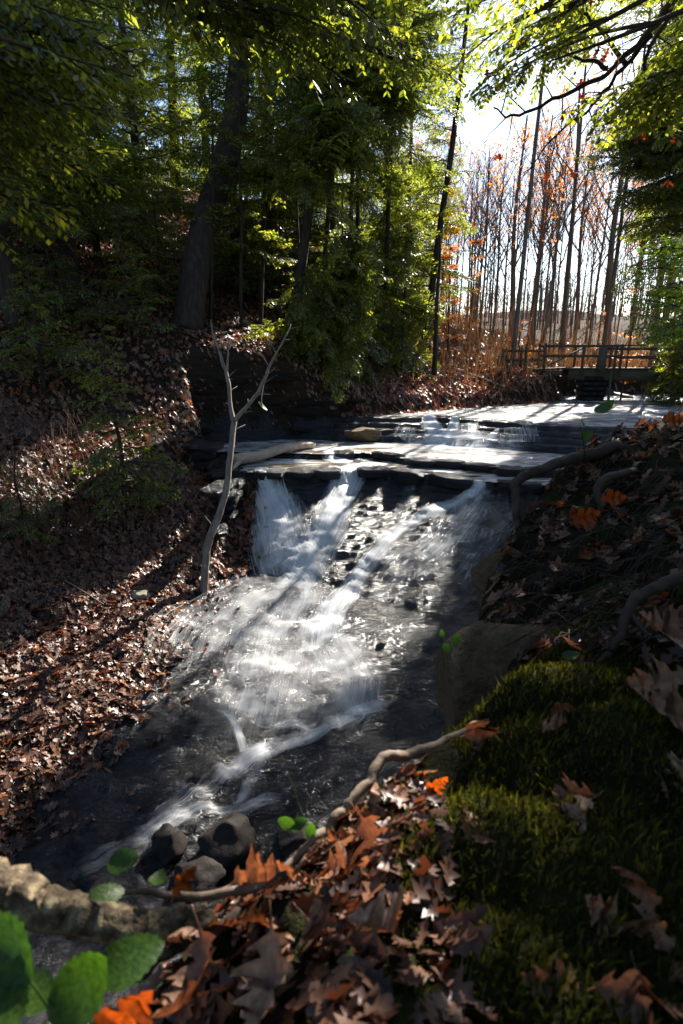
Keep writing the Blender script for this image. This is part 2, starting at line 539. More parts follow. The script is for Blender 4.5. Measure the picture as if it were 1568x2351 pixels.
M['tree_orange'] = leaf_mat('autumn_tree_leaf', [(0, (.55, .20, .04)), (.5, (.68, .34, .07)), (.8, (.5, .24, .14)), (1, (.62, .36, .09))], trans=.5, rough=.6, tint=(1.5, 1.1, .6))
M['red_leaf'] = leaf_mat('dark_red_leaf', [(0, (.05, .015, .010)), (.6, (.12, .03, .015)), (1, (.28, .07, .02))], trans=.3, rough=.5, tint=(1.5, .8, .4))
M['green_leaf'] = leaf_mat('green_leaf', [(0, (.035, .085, .010)), (1, (.065, .13, .018))], trans=.45, rough=.4, spec=.4, tint=(1.5, 1.7, .5), nscale=14, bump=.4)
M['yellow_green'] = leaf_mat('yellow_green_needles', [(0, (.12, .20, .02)), (1, (.22, .30, .04))], trans=.5, rough=.5, tint=(1.5, 1.5, .6))
M['brush'] = leaf_mat('dry_brush', [(0, (.12, .055, .03)), (.5, (.20, .11, .06)), (1, (.16, .14, .05))], trans=.3, rough=.7, tint=(1.4, 1, .6))
M['bridge_wood'] = rough_mat('weathered_bridge_timber', [(.3, (.055, .042, .03)), (.6, (.10, .075, .055)), (.8, (.16, .11, .085))], scale=(3, 8, 8), bump=.6, bscale=12, bdist=.02, rough=.8)
M['bridge_beam'] = rough_mat('mossy_timber_beam', [(.3, (.05, .05, .03)), (.6, (.10, .095, .06)), (.8, (.15, .14, .09))], scale=(1, 4, 6), bump=.6, bscale=9, bdist=.03, rough=.85)
M['block'] = rough_mat('dark_masonry', [(.3, (.02, .018, .015)), (.7, (.06, .052, .042))], scale=(4, 4, 4), bump=.8, bscale=12, bdist=.03, rough=.9)
M['far_twigs'] = rough_mat('distant_bark', [(.3, (.10, .075, .06)), (.7, (.21, .16, .135))], scale=(2, 2, .4), rough=.9, bump=.2)


def rock_material():
    m, n, l = new_mat('wet_shale')
    tc = n.new('ShaderNodeTexCoord')
    g = n.new('ShaderNodeNewGeometry')
    mp = N(n, 'ShaderNodeMapping'); mp.inputs['Scale'].default_value = (1.1, 2.2, 14); mp.inputs['Rotation'].default_value = (0, 0, R(-12))
    l.new(tc.outputs['Object'], mp.inputs[0])
    n1 = N(n, 'ShaderNodeTexNoise', in_Scale=1.2, in_Detail=7.0, in_Roughness=.65, in_Distortion=.6)
    l.new(mp.outputs[0], n1.inputs['Vector'])
    r = ramp(n, [(.3, (.006, .006, .008)), (.5, (.014, .014, .017)), (.65, (.028, .026, .026)), (.82, (.07, .056, .042))])
    l.new(n1.outputs[0], r.inputs[0])
    # scaly ripple bump: distorted wave + voronoi plates
    mp2 = N(n, 'ShaderNodeMapping'); mp2.inputs['Scale'].default_value = (5.5, 15, 17); mp2.inputs['Rotation'].default_value = (0, 0, R(-14))
    l.new(tc.outputs['Object'], mp2.inputs[0])
    n2 = N(n, 'ShaderNodeTexNoise', in_Scale=1.6, in_Detail=6.0, in_Roughness=.62, in_Distortion=1.1)
    l.new(mp2.outputs[0], n2.inputs['Vector'])
    n3 = N(n, 'ShaderNodeTexNoise', in_Scale=7.0, in_Detail=4.0, in_Roughness=.6, in_Distortion=.4)
    l.new(mp2.outputs[0], n3.inputs['Vector'])
    b1 = N(n, 'ShaderNodeBump', in_Strength=1.0, in_Distance=.06)
    l.new(n2.outputs[0], b1.inputs['Height'])
    b2 = N(n, 'ShaderNodeBump', in_Strength=.8, in_Distance=.010)
    l.new(n3.outputs[0], b2.inputs['Height']); l.new(b1.outputs[0], b2.inputs['Normal'])
    bs = n.new('ShaderNodeBsdfPrincipled')
    vo = N(n, 'ShaderNodeTexVoronoi', feature='DISTANCE_TO_EDGE', in_Scale=1.0)
    mpv = N(n, 'ShaderNodeMapping'); mpv.inputs['Scale'].default_value = (1.3, 3.6, 5); mpv.inputs['Rotation'].default_value = (0, 0, R(-20))
    nv = N(n, 'ShaderNodeTexNoise', in_Scale=2.2, in_Detail=4.0); l.new(tc.outputs['Object'], nv.inputs['Vector'])
    av = N(n, 'ShaderNodeVectorMath', operation='MULTIPLY_ADD'); av.inputs[1].default_value = (2.2, 1.3, .8); l.new(nv.outputs[1], av.inputs[0]); l.new(tc.outputs['Object'], av.inputs[2])
    l.new(av.outputs[0], mpv.inputs[0]); l.new(mpv.outputs[0], vo.inputs['Vector'])
    cr = N(n, 'ShaderNodeMapRange'); cr.inputs[1].default_value = 0; cr.inputs[2].default_value = .09; l.new(vo.outputs['Distance'], cr.inputs[0])
    b3_ = N(n, 'ShaderNodeBump', in_Strength=.55, in_Distance=.03); l.new(cr.outputs[0], b3_.inputs['Height']); l.new(b2.outputs[0], b3_.inputs['Normal'])
    l.new(r.outputs[0], bs.inputs['Base Color'])
    l.new(b3_.outputs[0], bs.inputs['Normal'])
    mr = N(n, 'ShaderNodeMapRange'); mr.inputs[1].default_value = .35; mr.inputs[2].default_value = .7; mr.inputs[3].default_value = .12; mr.inputs[4].default_value = .27
    l.new(n1.outputs[0], mr.inputs[0]); l.new(mr.outputs[0], bs.inputs['Roughness'])
    bs.inputs['Specular IOR Level'].default_value = .45
    o = n.new('ShaderNodeOutputMaterial'); l.new(bs.outputs[0], o.inputs[0])
    return m


M['shale'] = rock_material()


def water_material(name, base, rough=.06, bscale=(1.5, 6), bdist=.02, foam=0.0):
    m, n, l = new_mat(name)
    tc = n.new('ShaderNodeTexCoord')
    mp = N(n, 'ShaderNodeMapping'); mp.inputs['Scale'].default_value = (bscale[0], bscale[1], 1); mp.inputs['Rotation'].default_value = (0, 0, R(-10))
    l.new(tc.outputs['Object'], mp.inputs[0])
    n1 = N(n, 'ShaderNodeTexNoise', in_Scale=1.6, in_Detail=4.0, in_Distortion=.5)
    l.new(mp.outputs[0], n1.inputs['Vector'])
    b = N(n, 'ShaderNodeBump', in_Strength=.8, in_Distance=bdist)
    l.new(n1.outputs[0], b.inputs['Height'])
    bs = n.new('ShaderNodeBsdfPrincipled')
    bs.inputs['Base Color'].default_value = (*base, 1)
    bs.inputs['Roughness'].default_value = rough
    bs.inputs['IOR'].default_value = 1.33
    bs.inputs['Specular IOR Level'].default_value = .8
    l.new(b.outputs[0], bs.inputs['Normal'])
    o = n.new('ShaderNodeOutputMaterial')
    if foam:
        mpf = N(n, 'ShaderNodeMapping'); mpf.inputs['Scale'].default_value = (.7, 2.6, 1)
        l.new(tc.outputs['Object'], mpf.inputs[0])
        nf = N(n, 'ShaderNodeTexNoise', in_Scale=1.3, in_Detail=6.0, in_Roughness=.6, in_Distortion=.8)
        l.new(mpf.outputs[0], nf.inputs['Vector'])
        mr = N(n, 'ShaderNodeMapRange'); mr.inputs[1].default_value = .42; mr.inputs[2].default_value = .72; mr.inputs[3].default_value = 0; mr.inputs[4].default_value = foam
        l.new(nf.outputs[0], mr.inputs[0])
        df = n.new('ShaderNodeBsdfDiffuse'); df.inputs[0].default_value = (.75, .78, .8, 1)
        mx = n.new('ShaderNodeMixShader')
        l.new(mr.outputs[0], mx.inputs[0]); l.new(bs.outputs[0], mx.inputs[1]); l.new(df.outputs[0], mx.inputs[2])
        l.new(mx.outputs[0], o.inputs[0])
    else:
        l.new(bs.outputs[0], o.inputs[0])
    return m


M['water'] = water_material('creek_water', (.04, .036, .03), rough=.16, foam=.8, bdist=.10, bscale=(3.5, 12))
M['brown_water'] = water_material('silty_creek_water', (.16, .12, .08), rough=.14, bdist=.07, foam=.85, bscale=(3, 10))


def veil_material(name, dens=1.0, us=1.1, vs=34.0, lo=.30, hi=.78, patch=.6, k=1.25, b=-.70, amp=.72):
    """silky white water: UV u runs along the flow, v across"""
    m, n, l = new_mat(name)
    uv = n.new('ShaderNodeUVMap')
    sx = n.new('ShaderNodeSeparateXYZ'); l.new(uv.outputs[0], sx.inputs[0])
    oi = n.new('ShaderNodeObjectInfo')
    off = n.new('ShaderNodeCombineXYZ')
    mo = N(n, 'ShaderNodeMath', operation='MULTIPLY'); mo.inputs[1].default_value = 37.0
    l.new(oi.outputs['Random'], mo.inputs[0]); l.new(mo.outputs[0], off.inputs[2])
    def streak(a, b, det):
        mp = N(n, 'ShaderNodeMapping'); mp.inputs['Scale'].default_value = (a, b, 1)
        l.new(uv.outputs[0], mp.inputs[0])
        ad = N(n, 'ShaderNodeVectorMath', operation='ADD'); l.new(mp.outputs[0], ad.inputs[0]); l.new(off.outputs[0], ad.inputs[1])
        t = N(n, 'ShaderNodeTexNoise', in_Scale=1.0, in_Detail=det, in_Roughness=.55, in_Distortion=.25)
        l.new(ad.outputs[0], t.inputs['Vector'])
        return t.outputs[0]
    s1 = streak(us, vs, 5.0)
    s2 = streak(us * 1.3, vs * .22, 3.0)
    mul = N(n, 'ShaderNodeMath', operation='MULTIPLY'); l.new(s1, mul.inputs[0]); l.new(s2, mul.inputs[1])
    mr = N(n, 'ShaderNodeMapRange'); mr.inputs[1].default_value = lo * .5; mr.inputs[2].default_value = hi * .5; mr.interpolation_type = 'SMOOTHSTEP'
    l.new(mul.outputs[0], mr.inputs[0])
    # fade at the edges: attribute 'fade' stored per vertex
    at = n.new('ShaderNodeAttribute'); at.attribute_name = 'fade'
    # strands thin out towards the edge: streak + fade - threshold
    a0 = N(n, 'ShaderNodeMath', operation='MULTIPLY_ADD'); a0.inputs[1].default_value = k; a0.inputs[2].default_value = b
    l.new(at.outputs['Fac'], a0.inputs[0])
    a1 = N(n, 'ShaderNodeMath', operation='MULTIPLY_ADD'); a1.inputs[1].default_value = amp
    l.new(mr.outputs[0], a1.inputs[0]); l.new(a0.outputs[0], a1.inputs[2])
    a2 = N(n, 'ShaderNodeMath', operation='MAXIMUM'); a2.inputs[1].default_value = 0.0; l.new(a1.outputs[0], a2.inputs[0])
    tcp = n.new('ShaderNodeTexCoord')
    npt = N(n, 'ShaderNodeTexNoise', in_Scale=1.7, in_Detail=4.0, in_Roughness=.55, in_Distortion=.4)
    l.new(tcp.outputs['Object'], npt.inputs['Vector'])
    mrp = N(n, 'ShaderNodeMapRange'); mrp.inputs[1].default_value = .36; mrp.inputs[2].default_value = .62; mrp.inputs[3].default_value = patch; mrp.inputs[4].default_value = 1.15
    l.new(npt.outputs[0], mrp.inputs[0])
    a2b = N(n, 'ShaderNodeMath', operation='MULTIPLY'); l.new(a2.outputs[0], a2b.inputs[0]); l.new(mrp.outputs[0], a2b.inputs[1])
    a3 = N(n, 'ShaderNodeMath', operation='MULTIPLY', use_clamp=True); a3.inputs[1].default_value = dens; l.new(a2b.outputs[0], a3.inputs[0])
    bs = n.new('ShaderNodeBsdfPrincipled')
    bs.inputs['Base Color'].default_value = (.80, .82, .85, 1)
    bs.inputs['Roughness'].default_value = .35
    tr = n.new('ShaderNodeBsdfTranslucent'); tr.inputs[0].default_value = (.8, .82, .85, 1)
    mx0 = n.new('ShaderNodeMixShader'); mx0.inputs[0].default_value = .35
    l.new(bs.outputs[0], mx0.inputs[1]); l.new(tr.outputs[0], mx0.inputs[2])
    bm_ = N(n, 'ShaderNodeBump', in_Strength=.5, in_Distance=.02); l.new(s1, bm_.inputs['Height']); l.new(bm_.outputs[0], bs.inputs['Normal'])
    tp = n.new('ShaderNodeBsdfTransparent')
    mx = n.new('ShaderNodeMixShader'); l.new(a3.outputs[0], mx.inputs[0]); l.new(tp.outputs[0], mx.inputs[1]); l.new(mx0.outputs[0], mx.inputs[2])
    o = n.new('ShaderNodeOutputMaterial'); l.new(mx.outputs[0], o.inputs[0])
    return m


M['veil'] = veil_material('white_falling_water', 1.1, 1.0, 42, .28, .8, .65, 1.2, -.55, .6)
M['veil_thin'] = veil_material('thin_water_film', .6, 1.5, 60, .38, .8, .1, 1.0, -.3, .6)
M['veil_soft'] = veil_material('milky_water_sheet', .6, 1.3, 60, .25, .85, .25, 1.05, -.2, .42)
M['veil_ropes'] = veil_material('smooth_white_flow', .75, .7, 18, .25, .8, .25, 1.3, -.6, .45)


# ---------------------------------------------------------------- ground meshes
def grid(xs, ys):
    X, Y = np.meshgrid(xs, ys)
    nx, ny = len(xs), len(ys)
    idx = np.arange(nx * ny).reshape(ny, nx)
    f = np.stack([idx[:-1, :-1], idx[:-1, 1:], idx[1:, 1:], idx[1:, :-1]], -1).reshape(-1, 4)
    return X.ravel(), Y.ravel(), f


def compact(V, f):
    used = np.unique(f)
    mp = np.full(len(V), -1); mp[used] = np.arange(len(used))
    return V[used], mp[f]


XF = np.concatenate([np.arange(-12, -4.6, .12), np.arange(-4.6, 7.2, .055), np.arange(7.2, 18, .15)])
YF = np.concatenate([np.arange(1.5, 5, .12), np.arange(5, 21.2, .055), np.arange(21.2, 34, .13)])
X, Y, FQ = grid(XF, YF)
Z = terr(X, Y)
V = np.stack([X, Y, Z], 1)
SD = poly_sd(X, Y, STREAM)
fc = SD[FQ].mean(1)
v_, f_ = compact(V, FQ[fc < .12])
stream_bed = mobj('stream_bed', mk_mesh('stream_bed', v_, f_, [M['shale']], True))
tag(stream_bed, kind='structure')
v_, f_ = compact(V, FQ[fc >= .12])
# slope decides soil colour: two materials, flat soil and layered cut bank
nrm = np.cross(v_[f_[:, 1]] - v_[f_[:, 0]], v_[f_[:, 2]] - v_[f_[:, 0]])
nrmz = nrm[:, 2] / np.linalg.norm(nrm, axis=1)
hillside = mobj('hillside', mk_mesh('hillside', v_, f_, [M['soil'], M['soil_cut']], True, (nrmz < .6).astype(int)))
tag(hillside, kind='structure')
# far ground
xs = np.concatenate([np.arange(-70, -12, 1.2), np.arange(-12, 18.01, 1.0), np.arange(18.2, 120, 1.5)])
ys = np.concatenate([np.arange(-8, 1.5, 1.2), np.arange(1.5, 34, 1.0), np.arange(34, 180, 1.6)])
X, Y, FQ = grid(xs, ys)
Z = terr(X, Y)
inn = (X > -11.9) & (X < 17.9) & (Y > 1.6) & (Y < 33.8)
Z = np.where(inn, Z - 3.0, Z)
v_, f_ = compact(np.stack([X, Y, Z], 1), FQ[~inn[FQ].all(1)])
tag(mobj('ground', mk_mesh('ground', v_, f_, [M['soil']], True)), kind='structure')

# near bank
xs = np.concatenate([np.arange(-2.2, 3.2, .022), np.arange(3.2, 11.8, .12)])
ys = np.concatenate([np.arange(-2.5, .3, .1), np.arange(.3, 5.9, .022), np.arange(5.9, 10, .1)])
X, Y, FQ = grid(xs, ys)
Z = np.maximum(nbank(X, Y), -6.6)
SDN = poly_sd(X, Y, NB_EDGE)
v_, f_ = compact(np.stack([X, Y, Z], 1), FQ[SDN[FQ].min(1) < 1.4])
near_bank = mobj('near_bank', mk_mesh('near_bank', v_, f_, [M['mossy_soil']], True))
tag(near_bank, kind='structure')

# ---------------------------------------------------------------- water sheets
def water_sheet(name, poly, z, mat, wave=.012):
    xs = np.arange(min(p[0] for p in poly), max(p[0] for p in poly) + .1, .14)
    ys = np.arange(min(p[1] for p in poly), max(p[1] for p in poly) + .1, .14)
    X, Y, FQ = grid(xs, ys)
    ZZ = z + fbm(X * 1.8, Y * 3.5, 91, 3) * wave
    sd = poly_sd(X, Y, poly)
    v, f = compact(np.stack([X, Y, ZZ], 1), FQ[sd[FQ].mean(1) < .1])
    o = mobj(name, mk_mesh(name, v, f, [mat], True))
    tag(o, kind='structure')
    return o


water_sheet('upper_pool_water', [(0.5, 20.9), (2.8, 21.0), (4, 20.5), (5, 19.9), (6, 19.2), (7.1, 18.5), (9, 17.6), (12, 16.3), (15.5, 17), (16, 25), (18, 28), (27, 29), (27, 34.5), (16, 31.6), (10.6, 30.3), (9.8, 27), (6.5, 25.2), (3, 23)],
            -2.345, M['water'])
water_sheet('middle_pool_water', [(-4.4, 17.3), (-2, 17.2), (-.3, 17.0), (.75, 17.25), (1.6, 16.5), (2.6, 15.8), (3.4, 15.5), (4.2, 15.0), (6, 14.4), (9, 13.4), (12, 13.6), (11, 15.2), (9, 16.1), (7, 17.0), (4.4, 18.4), (1.7, 19.4), (-1.5, 19.9), (-4.6, 18.9)],
            -3.035, M['brown_water'])
water_sheet('lower_terrace_water', [(-2.7, 15.2), (-.9, 15.0), (.4, 15.35), (1.2, 15.4), (2.2, 14.95), (2.9, 14.55), (3.5, 14.0), (4.3, 13.75), (5.5, 13.4), (8, 12.5), (8.5, 13.4), (6, 14.1), (4.2, 14.7), (2.6, 15.5), (1.6, 16.2), (.75, 17.0), (-.3, 16.7), (-2, 16.9), (-3.4, 16.6)],
            -3.19, M['brown_water'])


# ---------------------------------------------------------------- falling water
def flow(name, pixels, widths, mat, label, group=None, lift=.045, nacross=14, nseg=10, fade_ends=(.12, .18), fn=None, edge=1.0, cat='cascade', inten=1.0, top=None):
    """pixels: (px,py) path in the photo's frame dropped on the bed; widths in metres"""
    base = [hit(a, b) for a, b in pixels]
    path = catmull(base, nseg)
    n = len(path)
    W = lerp_list(widths, n)
    vs = []; uv = []; fade = []
    L = 0
    for i, p in enumerate(path):
        d = path[min(i + 1, n - 1)] - path[max(i - 1, 0)]
        d2 = Vector((d.x, d.y, 0)).normalized()
        s = Vector((-d2.y, d2.x, 0))
        if i: L += (path[i] - path[i - 1]).length
        for k in range(nacross + 1):
            v = k / nacross - .5
            q = p + s * v * W[i]
            vs.append((q.x, q.y, 0))
            uv.append((L, (v * W[i]) * 1.0))
            e = 1 - (abs(v) * 2) ** 1.7
            t = i / (n - 1)
            fe = min(1, t / max(fade_ends[0], 1e-3)) * min(1, (1 - t) / max(fade_ends[1], 1e-3))
            fade.append(max(0, e) ** edge * fe * inten)
    vs = np.array(vs)
    # smooth height: average of several samples so the sheet is softer than the rock
    zz = terr(vs[:, 0], vs[:, 1])
    for dx, dy in ((.07, 0), (-.07, 0), (0, .07), (0, -.07)):
        zz = np.maximum(zz, terr(vs[:, 0] + dx, vs[:, 1] + dy) * .6 + zz * .4)
    vs[:, 2] = zz + lift
    m = nacross + 1
    idx = np.arange(n * m).reshape(n, m)
    f = np.stack([idx[:-1, :-1], idx[:-1, 1:], idx[1:, 1:], idx[1:, :-1]], -1).reshape(-1, 4)
    me = mk_mesh(name, vs, f, [mat], True, uvs=uv)
    a = me.attributes.new('fade', 'FLOAT', 'POINT')
    a.data.foreach_set('value', np.array(fade, np.float32))
    o = mobj(name, me)
    tag(o, label, cat, group)
    return o


flow('waterfall', [(602, 1088), (612, 1112), (628, 1160), (640, 1210), (655, 1265), (672, 1320)], [.45, .7, 1.3, 1.8, 1.9, 1.6], M['veil'], 'fan shaped white waterfall at the left end of the main ledge', fade_ends=(.03, .15), inten=1.2, cat='waterfall')
flow('waterfall', [(610, 1105), (622, 1150), (640, 1210), (650, 1270)], [.4, .8, 1.0, .9], M['veil'], 'bright inner strand of the left waterfall', fade_ends=(.05, .2), lift=.09, cat='waterfall', inten=.9)
flow('waterfall', [(812, 1072), (800, 1110), (775, 1160), (752, 1215), (725, 1265), (690, 1320), (655, 1345)], [.8, 1.1, 1.15, 1.25, 1.35, 1.5, 1.6], M['veil'], 'white waterfall running down left from the slot in the middle of the ledge', fade_ends=(.03, .15), inten=1.15, cat='waterfall')
flow('cascade', [(1112, 1112), (1060, 1150), (985, 1180), (920, 1220), (860, 1280), (815, 1340), (775, 1390), (745, 1440), (735, 1500)], [.4, .5, .6, .65, .7, .75, .85, 1.0, 1.3], M['veil'], 'long diagonal white cascade from the right notch to the foot of the falls', fade_ends=(.03, .12), inten=1.05)
flow('water_film', [(1110, 1122), (1070, 1180), (1000, 1260), (920, 1320), (840, 1390)], [.6, 1.2, 1.5, 1.5, 1.3], M['veil_thin'], 'thin streaked film of water on the broad right face of the falls', fade_ends=(.1, .3), inten=.9)
flow('water_film', [(1150, 1140), (1130, 1220), (1080, 1300), (1010, 1380)], [.8, 1.4, 1.4, 1.2], M['veil_thin'], 'faint film of water at the far right of the rock face', fade_ends=(.15, .4), inten=.45)
flow('water_film', [(945, 1115), (925, 1170), (900, 1230)], [.35, .4, .4], M['veil_thin'], 'narrow trickle down the dark face between the two big strands', fade_ends=(.1, .3), inten=.7)
flow('cascade', [(690, 1300), (640, 1350), (570, 1400), (510, 1460), (470, 1540)], [1.1, 1.7, 2.4, 2.6, 2.2], M['veil_soft'], 'milky sheet spreading left below the left waterfall', fade_ends=(.08, .3), inten=.75)
flow('cascade', [(700, 1310), (690, 1380), (660, 1450), (640, 1530), (620, 1610), (600, 1700)], [1.0, 1.6, 2.2, 2.5, 2.4, 2.0], M['veil_soft'], 'broad milky cascade down the centre of the lower bed', fade_ends=(.1, .2), inten=.85)
flow('cascade', [(760, 1400), (740, 1450), (765, 1500), (800, 1550), (800, 1610), (760, 1680)], [.8, 1.1, 1.3, 1.3, 1.2, 1.0], M['veil_soft'], 'white water swinging right over the lower bed ledge', fade_ends=(.1, .15), inten=.85)
flow('rivulet', [(915, 1612), (850, 1632), (790, 1655), (730, 1688), (660, 1712), (580, 1742), (520, 1780), (490, 1815)], [.3, .34, .34, .3, .36, .45, .55, .6], M['veil_ropes'], 'bright white rivulet along the joint of the tilted grey slab', fade_ends=(.1, .2), inten=1.2, cat='rivulet')
flow('rivulet', [(500, 1632), (535, 1660), (552, 1700), (562, 1735)], [.16, .18, .2, .24], M['veil_ropes'], 'thin curling thread of water joining the bright rivulet from the left', fade_ends=(.3, .05), inten=1.0, cat='rivulet')
flow('rivulet', [(600, 1640), (640, 1668), (690, 1672), (720, 1690)], [.16, .24, .26, .22], M['veil_ropes'], 'short curved thread of white water above the bright rivulet', fade_ends=(.3, .05), inten=.9, cat='rivulet')
flow('rivulet', [(690, 1700), (620, 1740), (585, 1790), (560, 1840), (530, 1860)], [.16, .24, .26, .26, .2], M['veil_ropes'], 'side strand of water dropping from the bright rivulet to the next ledge', fade_ends=(.1, .2), inten=.8, cat='rivulet')
flow('rivulet', [(660, 1850), (610, 1845), (560, 1868), (480, 1862), (410, 1890), (350, 1925), (270, 1965), (190, 2010), (130, 2040)], [.2, .28, .28, .3, .35, .5, .6, .7, .8], M['veil_ropes'], 'lowest rivulet fading out to the left below the ledges', fade_ends=(.1, .35), inten=.7, cat='rivulet')
flow('rivulet', [(500, 1800), (440, 1840), (390, 1870), (340, 1925)], [.4, .5, .5, .5], M['veil_thin'], 'faint spread of water over the shale left of the rivulets', fade_ends=(.2, .3), inten=.6, cat='rivulet')
# upper falls
for k, (pp, ww, it, lb) in enumerate([
    ([(985, 958), (988, 975), (1000, 995), (1010, 1015), (1010, 1028)], [.35, .5, .6, .9, 1.2], 1.3, 'left tongue of white water in the small upper falls'),
    ([(1045, 962), (1040, 980), (1030, 1000), (1025, 1022)], [.25, .3, .5, .8], 1.2, 'second tongue of white water in the small upper falls'),
    ([(1075, 975), (1075, 1000), (1070, 1020)], [.6, .8, .8], .6, 'soft veil between the tongues of the small upper falls'),
    ([(1140, 990), (1132, 1008), (1128, 1022)], [.15, .2, .35], 1.3, 'tiny spout of white water right of the small upper falls'),
    ([(1185, 985), (1190, 1005), (1190, 1025)], [.8, 1.0, 1.0], .45, 'thin veil over the stepped ledges on the right of the upper falls'),
    ([(940, 985), (930, 1000), (920, 1018)], [.6, .8, .8], .4, 'thin veil on the left shoulder of the upper falls')]):
    ww = [w_ * 1.5 for w_ in ww]; it *= 1.4
    flow('small_waterfall', pp, ww, M['veil'], lb, None, nseg=6, fade_ends=(.05, .1), inten=it, lift=.05, cat='waterfall')
for k, (pp, ww, it, lb) in enumerate([
    ([(770, 1030), (765, 1045), (790, 1068)], [.7, .8, .7], 1.4, 'white spill over the middle step at the left slot'),
    ([(915, 1035), (915, 1060)], [.25, .3], .9, 'little spill over the middle step'),
    ([(985, 1050), (990, 1070)], [.35, .4], .6, 'faint spill over the middle step further right'),
    ([(600, 1075), (600, 1095)], [.5, .5], 1.1, 'spill of white water above the left waterfall')]):
    flow('small_waterfall', pp, ww, M['veil'], lb, None, nseg=6, fade_ends=(.05, .1), inten=it, lift=.06, cat='waterfall')
flow('foam_patch', [(900, 1018), (1000, 1030), (1100, 1035), (1250, 1045)], [1.2, 2.6, 2.4, 1.2], M['veil_ropes'], 'bright foam streaks on the pool below the upper falls', fade_ends=(.3, .4), inten=1.5, lift=.085, cat='foam')

# ---------------------------------------------------------------- rocks
def slab_mesh(L, W, H, seed, mat, n=14, jag=.12):
    rnd = random.Random(seed)
    mb = MB()
    ring = []
    for k in range(n):
        a = 2 * math.pi * k / n
        c, s = math.cos(a), math.sin(a)
        e = 3.2
        r = (abs(c) ** e + abs(s) ** e) ** (-1 / e)
        rr = r * (1 + rnd.uniform(-jag, jag))
        ring.append((c * rr * L / 2, s * rr * W / 2))
    vs = [(x * .97, y * .97, -H / 2) for x, y in ring] + [(x * rnd.uniform(.99, 1.05), y * rnd.uniform(.99, 1.05), H * rnd.uniform(-.1, .3)) for x, y in ring] + \
         [(x * .93, y * .93, H / 2 * rnd.uniform(.85, 1.1)) for x, y in ring] + [(0, 0, H / 2 * 1.1)]
    fs = [tuple(range(n))[::-1]]
    for r_ in range(2):
        for k in range(n):
            a = r_ * n + k; b = r_ * n + (k + 1) % n
            fs.append((a, b, b + n, a + n))
    for k in range(n):
        fs.append((2 * n + k, 2 * n + (k + 1) % n, 3 * n))
    mb.add(vs, fs)
    return mb.mesh('slab', [mat])


SLABS = [slab_mesh(1, 1, 1, s, M['shale']) for s in range(7)]


def ledge(xr, curve, ztop, step, th, dy=.12, seed=0, depth=.55):
    rnd = random.Random(seed)
    x = xr[0]
    while x < xr[1]:
        L = rnd.uniform(*step)
        xm = x + L / 2
        w = float(fbm(np.array([xm * .9]), np.array([XS(xm, curve) * .9]), 5)[0]) * .35
        y = float(XS(xm, curve)) + w
        y2 = float(XS(xm + .2, curve)); y1 = float(XS(xm - .2, curve))
        o = mobj('ledge_stone', rnd.choice(SLABS), stream_bed)
        H = rnd.uniform(*th)
        o.location = (xm, y + depth / 2 - dy, ztop - H / 2 + rnd.uniform(-.02, .02))
        o.scale = (L * 1.12, depth * rnd.uniform(.8, 1.2), H)
        o.rotation_euler = (rnd.uniform(-.04, .04), rnd.uniform(-.03, .03), math.atan2(y2 - y1, .4) + rnd.uniform(-.12, .12))
        x += L * rnd.uniform(.85, 1.15)


ledge((-2.4, -1.9), L1, -3.16, (.4, .6), (.16, .22), seed=1)
ledge((-1.5, -.5), L1, -3.12, (.5, .8), (.18, .26), seed=2)
ledge((.5, 3.2), L1, -3.13, (.7, 1.2), (.22, .3), seed=3, dy=.2)
ledge((3.9, 7.5), L1, -3.16, (.8, 1.5), (.16, .24), seed=4)
ledge((-.2, .3), L2, -3.0, (.5, .6), (.16, .2), seed=5)
ledge((.9, 6.5), L2, -2.99, (.5, 1.1), (.16, .24), seed=6)
ledge((1.2, 2.8), L3, -2.33, (.4, .9), (.12, .18), seed=7)
ledge((3.3, 3.9), L3, -2.31, (.4, .7), (.14, .2), seed=8)
ledge((4.2, 7.5), L3, -2.33, (.5, 1.0), (.12, .2), seed=9)
ML3 = [(x, (y * .6 + float(XS(x, B3)) * .4)) for x, y in L3]
ledge((3.5, 8.5), ML3, -2.58, (.6, 1.4), (.1, .16), seed=10)
ML4 = [(x, (y * .25 + float(XS(x, B3)) * .75)) for x, y in L3]
ledge((4.5, 8.8), ML4, -2.8, (.6, 1.4), (.1, .16), seed=11)


def boulder_mesh(seed, sub=4, rough_=.18, flat=1.0, mat=None, planes=7):
    import bmesh
    bm = bmesh.new()
    bmesh.ops.create_icosphere(bm, subdivisions=sub, radius=1)
    rnd = random.Random(seed)
    cuts = []
    for k in range(planes):
        d = Vector((rnd.uniform(-1, 1), rnd.uniform(-1, 1), rnd.uniform(-.8, 1))).normalized()
        cuts.append((d, rnd.uniform(.55, .85)))
    for v in bm.verts:
        p = v.co.copy()
        for d, h in cuts:
            k = p.dot(d)
            if k > h: p -= d * (k - h)
        v.co = p
    A_ = np.array([tuple(v.co) for v in bm.verts])
    nn = fbm(A_[:, 0] * 2.3 + seed, A_[:, 1] * 2.3 + A_[:, 2] * 1.7, seed) * rough_ + fbm(A_[:, 0] * 7 + seed, A_[:, 1] * 7 + A_[:, 2] * 5, seed, 3) * .05
    for i_, v in enumerate(bm.verts):
        v.co = v.co * (1 + nn[i_])
    me = bpy.data.meshes.new('boulder')
    bm.to_mesh(me); bm.free()
    me.materials.append(mat or M['boulder'])
    me.polygons.foreach_set('use_smooth', [True] * len(me.polygons))
    return me


def boulder(name, loc, sc, rot, seed, mat, label, cat='boulder', group=None, planes=7):
    o = mobj(name, boulder_mesh(seed, mat=mat, planes=planes))
    o.location = loc; o.scale = sc; o.rotation_euler = rot
    return tag(o, label, cat, group)


